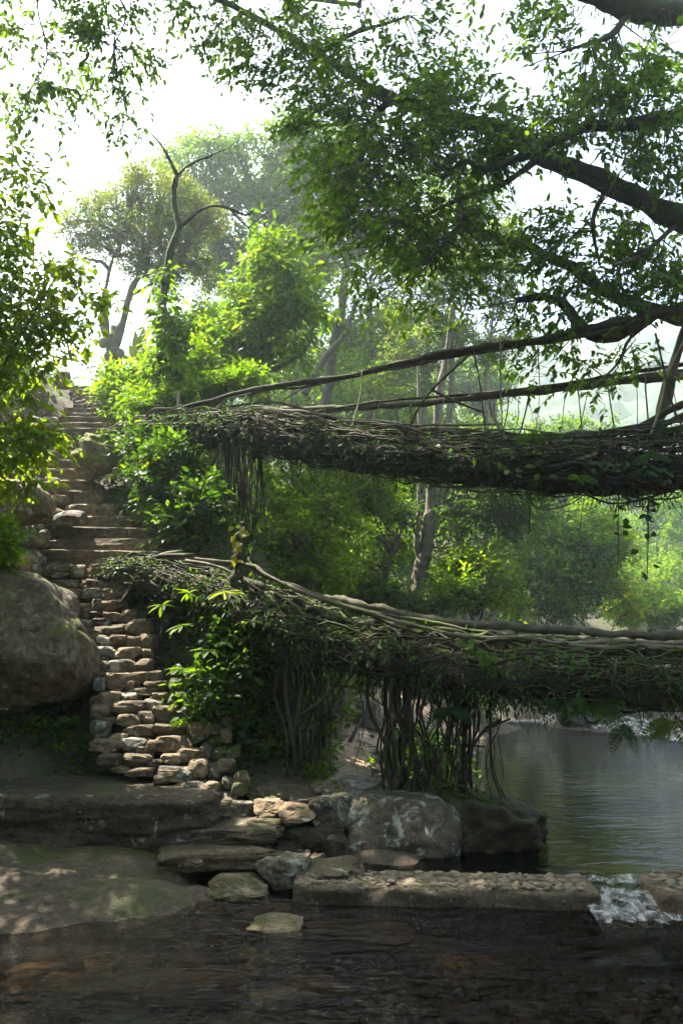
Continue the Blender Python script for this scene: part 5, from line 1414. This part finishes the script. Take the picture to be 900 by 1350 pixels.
# bushes seen between the two bridges
def bush(name, label, ells, n_sprig, leaf, mat, seed, second=None, ncl=40, wr=.42, m=8, droop=.35, hi=False, group=None, length=None, shell=.45):
    e0 = [ell(*e) for e in ells]
    c0 = np.mean([e[0] for e in e0], 0); b = np.array([c0[0], c0[1], gz(c0[0], c0[1])])
    t = thing(name, label, 'bush' if 'bush' in name else 'shrub', b, group)
    r = np.random.default_rng(seed)
    cc, cr = sample_clumps(e0, ncl, r, shell)
    branches(t, np.stack([b + np.array([r.normal(0, .1), 0, z]) for z in np.linspace(-.2, max(.3, (c0[2] - b[2]) * .8), 10)]), cc, .03, M['bark'], seed + 1, min(ncl, 26), 5, 'stems')
    crown_part('foliage', t, cc, cr, n_sprig, m, length or leaf * 3, leaf, M[mat], seed + 2, wr, hi, droop)
    if second: crown_part('foliage', t, cc, cr, int(n_sprig * second[1]), m, length or leaf * 3, leaf, M[second[0]], seed + 3, wr, hi, droop)
    return t
bush('bush', 'bright lime green bush right of the pale trunks above the lower handrail', [(625, 770, 52, 34, 16.5), (668, 790, 34, 20, 16.5), (600, 738, 36, 26, 16.8), (640, 745, 40, 30, 16.6), (580, 790, 40, 24, 16.4)], 520, .12, 'leaf_bright', 1500, ('leaf_sunny', .8), 46)
bush('dome_bush', 'big dome shaped dark bush with a bright fringe over the lower bridge', [(745, 750, 62, 60, 21), (720, 700, 46, 34, 21), (780, 720, 40, 50, 21), (700, 780, 50, 40, 20.6), (760, 800, 60, 26, 20.6)], 1200, .14, 'leaf_deep', 1520, ('leaf_bright', .55), 80)
bush('bush', 'tall yellow green bush right of the dome shaped bush', [(805, 740, 20, 55, 22), (820, 790, 28, 30, 22), (790, 690, 24, 24, 22)], 900, .12, 'leaf_bright', 1540, ('leaf_yellow', .25), 34)
bush('bush', 'fresh green bush behind the mossy stump', [(400, 730, 42, 40, 14), (440, 700, 36, 50, 14.6), (380, 690, 36, 36, 14), (430, 760, 44, 26, 14)], 620, .11, 'leaf_bright', 1560, ('leaf_sunny', .7), 50)
bush('bush', 'shaded green bush under the left end of the upper bridge', [(380, 640, 44, 26, 14.8), (440, 630, 50, 30, 15), (350, 665, 26, 30, 14.6), (490, 640, 40, 40, 15.6)], 480, .12, 'leaf_bright', 1580, ('leaf_sunny', .8), 46)
bush('bush', 'dark bush at the water edge under the tallest trunks', [(520, 800, 40, 30, 16), (490, 790, 50, 26, 16), (560, 800, 30, 24, 16.2)], 700, .11, 'leaf_deep', 1590, ('leaf_mid', .4), 30)
bush('bush', 'hazy feathery bush at the right end of the far shore', [(858, 790, 34, 24, 27), (890, 810, 40, 22, 27), (840, 805, 30, 22, 26)], 900, .13, 'leaf_mid', 1600, ('leaf_bright', .3), 34)
bush('shrub', 'sunlit bright green shrub right beside the highest steps', [(160, 525, 24, 26, 15.3), (175, 495, 30, 30, 15.4), (190, 535, 30, 20, 14.6), (150, 500, 14, 16, 15.6)], 700, .12, 'leaf_bright', 1620, ('leaf_sunny', .5), 40, hi=True, m=7)
bush('shrub', 'bright shrub between the slim tree and the bushy tree', [(255, 480, 40, 40, 15.6), (290, 445, 36, 44, 16.4), (300, 490, 40, 24, 15.6), (260, 430, 30, 24, 16.6), (320, 470, 20, 30, 16)], 1200, .13, 'leaf_bright', 1640, ('leaf_sunny', .5), 50, hi=True, m=7)
bush('shrub', 'tangled shrub hugging the left end of the upper bridge', [(240, 525, 30, 16, 13.6), (280, 510, 40, 14, 14), (185, 545, 26, 14, 13.6), (330, 505, 30, 16, 14.4)], 600, .10, 'leaf_bright', 1660, ('leaf_mid', .8), 30, m=7)
bush('shrub', 'glossy leaved shrub on the slope below the mossy boulder', [(215, 640, 34, 38, 12.0), (185, 598, 22, 20, 12.5), (240, 690, 28, 24, 11.4), (255, 650, 26, 30, 11.7)], 400, .115, 'leaf_deep', 1680, ('leaf_mid', .25), 40, .45, 7, hi=True)
bush('shrub', 'pale leaved shrub hanging over the hollow beside the cut stairs', [(255, 668, 30, 24, 11.3), (270, 690, 20, 20, 11.2), (225, 615, 36, 30, 12.1), (205, 580, 30, 14, 12.6)], 330, .12, 'leaf_deep', 1700, ('leaf_mid', .3), 30, .5, 7, hi=True)
bush('shrub', 'dark shrub in the hollow under the left of the lower bridge', [(290, 860, 50, 30, 9.6), (330, 900, 40, 50, 9.6), (280, 920, 36, 30, 9.2), (340, 970, 24, 40, 9.3), (310, 820, 36, 20, 9.7)], 560, .10, 'leaf_deep', 1720, ('leaf_mid', .35), 46, .5, 7, hi=True)
bush('shrub', 'bright little shrub at the left edge below the smooth boulder', [(0, 735, 22, 26, 8.8), (5, 700, 16, 20, 8.9), (-20, 720, 30, 40, 8.8)], 240, .085, 'leaf_bright', 1740, ('leaf_sunny', .5), 20, .5, 7, hi=True)
bush('shrub', 'low green plants lining the left of the dirt path', [(428, 985, 16, 24, 9.6), (445, 930, 20, 26, 11.5), (430, 900, 26, 20, 12), (470, 900, 24, 14, 13), (415, 1020, 12, 16, 9.2)], 360, .07, 'leaf_bright', 1760, ('leaf_mid', .6), 30, .5, 7)
bush('shrub', 'small bright plant between the hanging roots at the water edge', [(632, 1052, 20, 6, 8.6), (600, 1040, 16, 14, 8.7), (575, 1005, 14, 20, 8.9), (488, 1012, 6, 12, 9.6)], 110, .06, 'leaf_bright', 1780, None, 16, .4, 7)

# banana plant beyond the top step
bn = thing('banana_plant', 'pale green banana plant behind the forked tree at the hilltop', 'plant', at(183, 505, 17.6))
b0 = at(183, 500, 17.6)
limb_part(bn, [b0 - np.array([0, 0, .3]), b0 + np.array([0, 0, .5])], .08, .06, M['leaf_pale'], 901, 8, 8, 'stem', 0)
for j, (px, py) in enumerate(((190, 432), (170, 455), (205, 460), (160, 470), (178, 440), (200, 480))):
    e = at(px, py, 17.6 + rng.uniform(-.3, .3)); s_ = b0 + np.array([0, 0, .45])
    d = e - s_
    v, q, t = leaves([s_], [d], [np.cross(d, [1, .3, 0])], np.linalg.norm(d), .26, True)
    part('leaf', v, [q, t], M['leaf_pale'], bn)

# --- rosette plants with large leaves on the slope between stairs and bridge
def rosette(label, px, py, Y, rpx, n, mat, seed, tilt=.25, wr=.26, stem=(8, 40), group='rosette plants on the dark slope'):
    r = np.random.default_rng(seed)
    c = at(px, py, Y); s = scale_at(py, Y); L = rpx * s
    b = at(px + stem[0], py + stem[1], Y)
    t = thing('rosette_plant', label, 'plant', b, group)
    limb_part(t, [b, (b + c) / 2 + r.normal(0, .02, 3), c], .009, .006, M['twig'], seed, 10, 5, 'stem', .01)
    for k in range(n):
        a = 2 * math.pi * (k + r.uniform(-.3, .3)) / n
        d = np.array([math.cos(a), math.sin(a) * .8 - .25, tilt * r.uniform(-1.2, 1.2) - .12])
        ln = L * r.uniform(.75, 1.1)
        # a long arched blade with folded midrib, six cross sections
        tt_ = np.linspace(0, 1, 7); d = unit(d); sd_ = unit(np.cross(d, [0, 0, 1.0])); up_ = np.cross(sd_, d)
        w = wr * ln * np.sin(np.pi * np.clip(tt_ * .93 + .07, 0, 1)) ** .8 * np.where(tt_ > .98, .05, 1)
        mid = c + d * (tt_ * ln)[:, None] + up_ * (.18 * ln * tt_ * (1 - 1.7 * tt_))[:, None]
        v = np.stack([mid - sd_ * (w / 2)[:, None] + up_ * (w * .16)[:, None], mid, mid + sd_ * (w / 2)[:, None] + up_ * (w * .16)[:, None]], 1).reshape(-1, 3)
        ix = np.arange(21).reshape(7, 3)
        f = np.stack([ix[:-1, :-1], ix[:-1, 1:], ix[1:, 1:], ix[1:, :-1]], -1).reshape(-1, 4)
        part('leaf', v, f, M[mat], t)
    return t
rosette('pale silvery rosette plant catching the sun below the mossy stump', 300, 782, 9.2, 30, 10, 'leaf_pale', 2001)
rosette('pale green rosette plant lower and right of the silvery one', 330, 819, 9.15, 25, 9, 'leaf_pale', 2002, stem=(2, 50))
rosette('yellow green rosette plant left of the silvery one', 249, 782, 9.6, 18, 10, 'leaf_bright', 2003, .5)
rosette('dull rosette plant nearest to the rough steps', 215, 798, 9.8, 22, 10, 'leaf_mid', 2004, .5, stem=(-4, 45))
rosette('grey green rosette plant under the yellow green one', 240, 825, 9.5, 24, 11, 'leaf_mid', 2005, .5)
rosette('broad dark green rosette plant in the middle of the slope', 275, 858, 9.3, 28, 11, 'leaf_mid', 2006, .2, .3)
rosette('bright rosette plant low beside the rubble wall', 240, 882, 9.1, 26, 11, 'leaf_mid', 2007, .2)
rosette('drooping rosette plant behind the pale green one', 322, 845, 9.3, 22, 8, 'leaf_mid', 2008, .4)
rosette('small rosette plant on the bank top at the upper bridge end', 232, 560, 12.5, 22, 12, 'leaf_mid', 2009, .3, .18, (0, 14))

# --- ferns and creepers on the bridges
def fern(label, px, py, Y, rpx, n, mat, seed, hang=.6, group='ferns hanging from the bridges', spread=1.0):
    r = np.random.default_rng(seed)
    c = at(px, py, Y); L = rpx * scale_at(py, Y)
    t = thing('fern', label, 'fern', c, group)
    for k in range(n):
        a = r.uniform(0, 2 * math.pi)
        d = np.array([math.cos(a) * spread, -abs(math.sin(a)) * .5, .5 - hang * r.uniform(.6, 1.3)])
        ln = L * r.uniform(.6, 1.1)
        tt_ = np.linspace(0, 1, 14)
        mid = c + unit(d) * (tt_ * ln)[:, None] - np.array([0, 0, 1.0]) * (hang * .5 * ln * tt_ ** 2)[:, None]
        tg = unit(np.gradient(mid, axis=0)); sd_ = unit(np.cross(tg, [0.15, -1.0, .3])); nn_ = np.cross(sd_, tg)
        ll_ = ln * .26 * np.sin(np.pi * (tt_ * .88 + .1))
        P = np.vstack([mid, mid]); D_ = np.vstack([sd_ + tg * .45, -sd_ + tg * .45]); N_ = np.vstack([nn_, nn_])
        v, q, tr2 = leaves(P, D_, N_, np.tile(ll_, 2), np.tile(ll_, 2) * .34)
        mb = MB(); mb.add(v, None, tr2); mb.tube(mid, np.linspace(.004, .0015, 14), 3)
        mb.part('frond', M[mat], t)
    return t
fern('dark fern dangling under the middle of the lower bridge', 745, 925, 8.1, 45, 9, 'leaf_deep', 2101)
fern('fern with wide fronds right of the middle under the lower bridge', 775, 925, 8.05, 52, 10, 'leaf_mid', 2102)
fern('slim dark fern hanging lowest over the pool', 823, 955, 7.9, 34, 6, 'leaf_deep', 2103, .9, spread=.5)
fern('yellow green fern at the right edge of the lower bridge', 882, 950, 7.8, 46, 8, 'leaf_sunny', 2104, .8)
fern('feathery fern above the yellow green one at the right edge', 890, 925, 7.9, 40, 9, 'leaf_mid', 2105)
fern('grassy fern among the hanging roots by the mound', 592, 935, 8.5, 42, 12, 'leaf_deep', 2106, .7)
fern('bright little fern under the right half of the upper bridge', 762, 628, 9.0, 26, 7, 'leaf_bright', 2107, .7)
fern('dark fern tuft on top of the upper bridge', 700, 580, 9.3, 26, 8, 'leaf_mid', 2108, .4)
fern('mossy fern tuft near the right end of the upper bridge', 860, 600, 8.6, 30, 8, 'leaf_deep', 2109, .6)
fern('small fern at the foot of the rough steps rubble wall', 240, 955, 8.8, 18, 8, 'leaf_bright', 2110, .3, 'ferns between the stones')
fern('small fern in the dark hollow under the big boulder', 95, 950, 8.9, 20, 7, 'leaf_mid', 2111, .3, 'ferns between the stones')
fern('fern sprig hanging from the outer end of the lower bridge top', 640, 870, 8.2, 20, 5, 'leaf_bright', 2112, .7)
def creeper(label, pts, Y, n, leafpx, mat, seed, group='creepers on the bridges'):
    r = np.random.default_rng(seed)
    p3 = smooth_path([at(px, py, Y_) for (px, py), Y_ in zip(pts, np.linspace(Y[0], Y[1], len(pts)))], 30)
    t = thing('creeper', label, 'creeper', p3[0], group)
    limb_part(t, p3[::6], .006, .003, M['twig'], seed, 30, 4, 'stem', .01)
    L = leafpx * scale_at(pts[0][1], Y[0])
    for k in range(n):
        c = p3[r.integers(0, 30)] + np.array([r.normal(0, .06), r.normal(0, .03) - .03, r.normal(0, .05)])
        ln = L * r.uniform(.7, 1.2)
        v, q, t2 = leaves([c], [[r.normal(0, .8), -.4, r.uniform(-1, .1)]], [[r.normal(0, .4), -1, .7]], ln, ln * .62, True)
        part('leaf', v, [q, t2], M[mat], t)
creeper('bright heart leaved creeper trailing down the lower bridge middle', [(605, 842), (625, 855), (645, 868), (658, 880)], (8.2, 8.1), 26, 13, 'leaf_bright', 2201)
creeper('green creeper along the lower bridge right of the middle', [(680, 858), (715, 862), (750, 868), (770, 872)], (7.95, 7.8), 20, 12, 'leaf_mid', 2202)
creeper('creeper over the lower bridge where the thick root pillar starts', [(440, 838), (480, 850), (520, 858), (560, 868)], (8.8, 8.4), 30, 12, 'leaf_mid', 2203)
creeper('drooping creeper on the lower bridge right of the silvery rosette', [(340, 800), (375, 815), (400, 835), (415, 860)], (9.2, 9.0), 28, 13, 'leaf_mid', 2204)
creeper('creeper of yellow leaves climbing the mossy stump', [(312, 740), (316, 715), (320, 700)], (9.45, 9.45), 14, 14, 'leaf_yellow', 2205, 'creepers on the bridges')
creeper('sparse creeper on the side of the upper bridge', [(560, 590), (610, 600), (660, 612), (700, 625)], (10.0, 9.2), 22, 11, 'leaf_mid', 2206)
creeper('creeper near the right end of the upper bridge side', [(760, 605), (800, 612), (840, 618), (885, 625)], (8.9, 8.5), 24, 11, 'leaf_deep', 2207)
creeper('leafy vine hanging alone below the upper bridge', [(853, 650), (853, 690), (852, 730), (853, 762)], (9.15, 9.15), 16, 13, 'leaf_deep', 2208)
creeper('short leafy vine hanging left of the lone one', [(815, 655), (814, 690), (812, 700)], (9.25, 9.25), 8, 12, 'leaf_deep', 2209)

epi = [o for o in lb.children if o.name.startswith('root_stump')]
epiphytes(epi[0], smooth_path([at(312, 770, 9.6), at(316, 730, 9.6), at(332, 705, 9.6), at(334, 680, 9.6)], 30), .08, 260, 14, 'leaf_mid', .10)

# --- undergrowth over the slopes
r_ = np.random.default_rng(301)
n_ = 15000
x, y = r_.uniform(-10, 4.6, n_), np.concatenate([r_.uniform(7.6, 16, n_ * 2 // 3), r_.uniform(16, 27, n_ - n_ * 2 // 3)])
z = ground(x, y)
ok = z > .25
sy = np.array([step_y(i) for i in range(N_STEP)]); sxl = np.array([at(a[1], a[0], step_y(i))[0] for i, a in enumerate(STEP_ROWS)]); sxr = np.array([at(a[2], a[0], step_y(i))[0] for i, a in enumerate(STEP_ROWS)])
ok &= ~((y > 10.9) & (y < 18.2) & (x > np.interp(y, sy, sxl) - .25) & (x < np.interp(y, sy, sxr) + .12))
ok &= ~((y > 10.9) & (y < 18) & (x > np.interp(y, sy, sxl) - .9) & (x < np.interp(y, sy, sxl)) & (r_.random(n_) < .75))
ly = np.array([low_y(p) for p in (1130, 1000, 900, 800, 740)]); lxl = np.array([at(a, p, low_y(p))[0] for a, p in ((195, 1130), (125, 1000), (118, 900), (80, 800), (58, 740))]); lxr = np.array([at(a, p, low_y(p))[0] for a, p in ((390, 1130), (290, 1000), (235, 900), (205, 800), (170, 740))])
ok &= ~((y < 11.05) & (x > np.interp(y, ly, lxl) - .15) & (x < np.interp(y, ly, lxr) + .1) & (r_.random(n_) < .93))
dp = np.min(np.hypot(x[:, None] - pa[None, :, 0], y[:, None] - pa[None, :, 1]), 1)
ok &= dp > .42 + .02 * y
ok &= ~((y < 9.0) & (x > -4.8)) & ~((y < 9.4) & (x > -.2))
x, y, z = x[ok], y[ok], z[ok]
m_ = 9
hgt = r_.uniform(.05, .42, (len(x), m_)) * (.5 + .8 * r_.random((len(x), 1)))
P = np.stack([np.repeat(x, m_) + r_.normal(0, .10, len(x) * m_), np.repeat(y, m_) + r_.normal(0, .10, len(x) * m_), np.repeat(z, m_) + hgt.ravel()], 1)
dd = np.stack([r_.normal(0, 1, len(P)), r_.normal(-.2, 1, len(P)), r_.normal(-.05, .4, len(P))], 1)
nn = np.array([0, 0, 1.0]) + r_.normal(0, .4, dd.shape)
ll = r_.uniform(.05, .13, len(P))
hue = r_.random(len(x)); hue = np.repeat(hue, m_)
for lo, hi_, mt in ((0, .5, 'leaf_deep'), (.5, .85, 'leaf_mid'), (.85, 1, 'leaf_bright')):
    s = (hue >= lo) & (hue < hi_)
    v, q, t = leaves(P[s], dd[s], nn[s], ll[s], ll[s] * .5)
    tag(part('undergrowth', v, t, M[mt]), 'low leafy plants covering the slopes', None, None, 'stuff')
# fallen leaves on steps, slab and path
n_ = 260
px, py = r_.uniform(60, 440, n_), r_.uniform(540, 1160, n_)
q = []
for k in range(n_):
    i = r_.integers(0, N_STEP) if k % 2 else None
    if i is not None:
        xx = r_.uniform(sxl[i], sxr[i]); yy = sy[i] + r_.uniform(.02, .22); zz = at(0, STEP_ROWS[i][0], sy[i])[2] + .012
    else:
        a = pa[r_.integers(0, 40)]; xx, yy = a[0] + r_.normal(0, .25), a[1] + r_.normal(0, .2); zz = gz(xx, yy) + .11
    q.append((xx, yy, zz))
q = np.array(q); L_ = r_.uniform(.04, .09, n_)
v, _q, t = leaves(q, np.stack([r_.normal(size=n_), r_.normal(size=n_), 0 * L_], 1), np.array([0, 0, 1.0]) + r_.normal(0, .15, (n_, 3)), L_, L_ * .5)
tag(part('fallen_leaves', v, t, M['dry_leaf']), 'dry fallen leaves scattered on the steps and the path', None, None, 'stuff')

# --- forest on the far slopes: three trees, copied
def proto(seed, mat, second, h, w):
    r = np.random.default_rng(seed)
    t = thing('forest_tree', 'x', 'tree', (0, 0, 0))
    tp = smooth_path([(0, 0, -.6), (r.normal(0, .1), 0, h * .4), (r.normal(0, .3), 0, h * .75)], 24)
    limb_part(t, tp[::5], .2, .07, M['bark'], seed, 24, 8, 'trunk')
    es = [(np.array([r.normal(0, w * .45), r.normal(0, w * .45), h * r.uniform(.45, .95)]), np.array([1, 1, .75]) * w * r.uniform(.45, .7)) for _ in range(7)]
    cc, cr = sample_clumps(es, 90, r, .5)
    branches(t, tp, cc, .06, M['bark'], seed + 1, 20)
    crown_part('crown', t, cc, cr, 1150, 8, .55, .19, M[mat], seed + 2, .5, False, .3)
    crown_part('crown', t, cc, cr, 650, 8, .55, .19, M[second], seed + 3, .5, False, .3)
    return t
PROT = [proto(3001, 'leaf_mid', 'leaf_bright', 8.5, 2.9), proto(3020, 'leaf_mid', 'leaf_deep', 10.5, 2.6), proto(3040, 'leaf_bright', 'leaf_sunny', 7.0, 3.2)]
def copy_tree(src, loc, rz, s, label, group):
    c = src.copy(); COL.objects.link(c); c.location = loc; c.rotation_euler = (0, 0, rz); c.scale = (s, s, s * rng.uniform(.9, 1.1))
    c['label'] = label; c['group'] = group
    for ch in src.children:
        d = ch.copy(); COL.objects.link(d); d.parent = c
    return c
FOREST = [
 # px, py of the foot, distance, which, scale, label
 (440, 700, 30, 0, 1.0), (520, 690, 32, 1, 1.0), (600, 700, 31, 2, 1.0), (680, 720, 30, 0, .95), (740, 640, 33, 1, .9), (390, 620, 33, 1, 1.05), (330, 560, 34, 0, 1.0), (480, 620, 38, 2, 1.1), (560, 600, 40, 0, 1.1), (640, 620, 40, 1, 1.1),
 (915, 780, 44, 0, .9), (870, 770, 52, 1, 1.0), (940, 740, 60, 2, 1.2), (850, 740, 66, 0, 1.2), (900, 720, 75, 1, 1.3), (820, 700, 80, 2, 1.4), (960, 690, 85, 0, 1.4), (760, 660, 62, 1, 1.2), (800, 610, 84, 0, 1.3), (870, 620, 90, 2, 1.4), (720, 600, 80, 2, 1.3), (930, 600, 90, 1, 1.3), (680, 560, 75, 0, 1.2), (770, 740, 50, 0, 1.0), (830, 790, 40, 2, .8), (720, 620, 46, 2, 1.1), (790, 640, 58, 0, .9),
 (250, 520, 32, 2, .9), (290, 470, 40, 1, 1.0), (410, 500, 44, 0, 1.1), (520, 500, 50, 1, 1.1), (640, 540, 56, 2, 1.1), (700, 520, 70, 0, 1.2) ]
for k, (px, py, Y, w, s) in enumerate(FOREST):
    c = at(px, py, Y)
    lab = ('rounded green forest tree on the slope behind the bridges', 'tall dim forest tree on the slope behind the bridges', 'broad light green forest tree on the slope behind the bridges')[w] if Y < 42 else ('rounded tree fading into the mist on the far valley side', 'tall tree fading into the mist on the far valley side', 'broad pale tree fading into the mist on the far valley side')[w]
    g_ = gz(c[0], c[1])
    o = copy_tree(PROT[w], (c[0], c[1], g_ - .3), rng.uniform(0, 6.28), s, lab, ('forest trees behind the bridges' if Y < 42 else 'misty trees on the far valley side') + (' round', ' tall', ' broad')[w])
for p_ in PROT:
    for ch in list(p_.children): bpy.data.objects.remove(ch)
    bpy.data.objects.remove(p_)
# far wooded hillsides
def hill(name, x0, x1, yf, z0, z1, seed, depth):
    X, U = np.meshgrid(np.linspace(x0, x1, 110), np.linspace(0, 1, 60))
    v = np.stack([X.ravel(), (yf + U * depth).ravel(), (z0 + (z1 - z0) * U ** .8).ravel()], 1)
    v[:, 2] += 5 * fbm(v * .05, seed, 3) + 1.6 * np.abs(fbm(v * .25, seed + 3, 3)) * 2
    v[:, 1] += 1.5 * fbm(v * .3 + 50, seed + 8, 3)
    ix = np.arange(110 * 60).reshape(60, 110)
    f = np.stack([ix[:-1, :-1], ix[:-1, 1:], ix[1:, 1:], ix[1:, :-1]], -1).reshape(-1, 4)
    m = bpy.data.materials.get('wooded_hill')
    if m is None:
        m, n, l, bs, out = new_mat('wooded_hill')
        g = n.new('ShaderNodeNewGeometry'); a = noise(n, l, g.outputs['Position'], .8, 6, .7)
        rp = ramp(n, [(.35, (.02, .04, .012)), (.65, (.07, .11, .03))]); l.new(a.outputs[0], rp.inputs[0]); l.new(rp.outputs[0], bs.inputs['Base Color']); bs.inputs['Roughness'].default_value = .9
    tag(part(name, v, f, m), 'misty wooded valley side in the distance', None, None, 'structure')
hill('hill', -30, 160, 95, 2, 74, 5, 80)

# ---------------------------------------------------------------- haze
def haze_box(x0, x1, y0, y1, z0, z1):
    v = [(x, y, z) for x in (x0, x1) for y in (y0, y1) for z in (z0, z1)]
    f = [(0, 1, 3, 2), (4, 6, 7, 5), (0, 4, 5, 1), (2, 3, 7, 6), (0, 2, 6, 4), (1, 5, 7, 3)]
    m = bpy.data.materials.new('haze')
    m.use_nodes = True
    nt = m.node_tree
    nt.nodes.remove(nt.nodes['Principled BSDF'])
    pv = nt.nodes.new('ShaderNodeVolumePrincipled')
    pv.inputs['Color'].default_value = (0.82, 0.95, 0.98, 1)
    pv.inputs['Density'].default_value = HAZE_DENSITY
    pv.inputs['Anisotropy'].default_value = 0.6
    nt.links.new(pv.outputs[0], nt.nodes['Material Output'].inputs['Volume'])
    tag(part('haze', v, np.array(f), m, smooth=False), 'thin pale mist in the valley air', None, None, 'stuff')
haze_box(-150, 260, -150, 260, -14, 100)
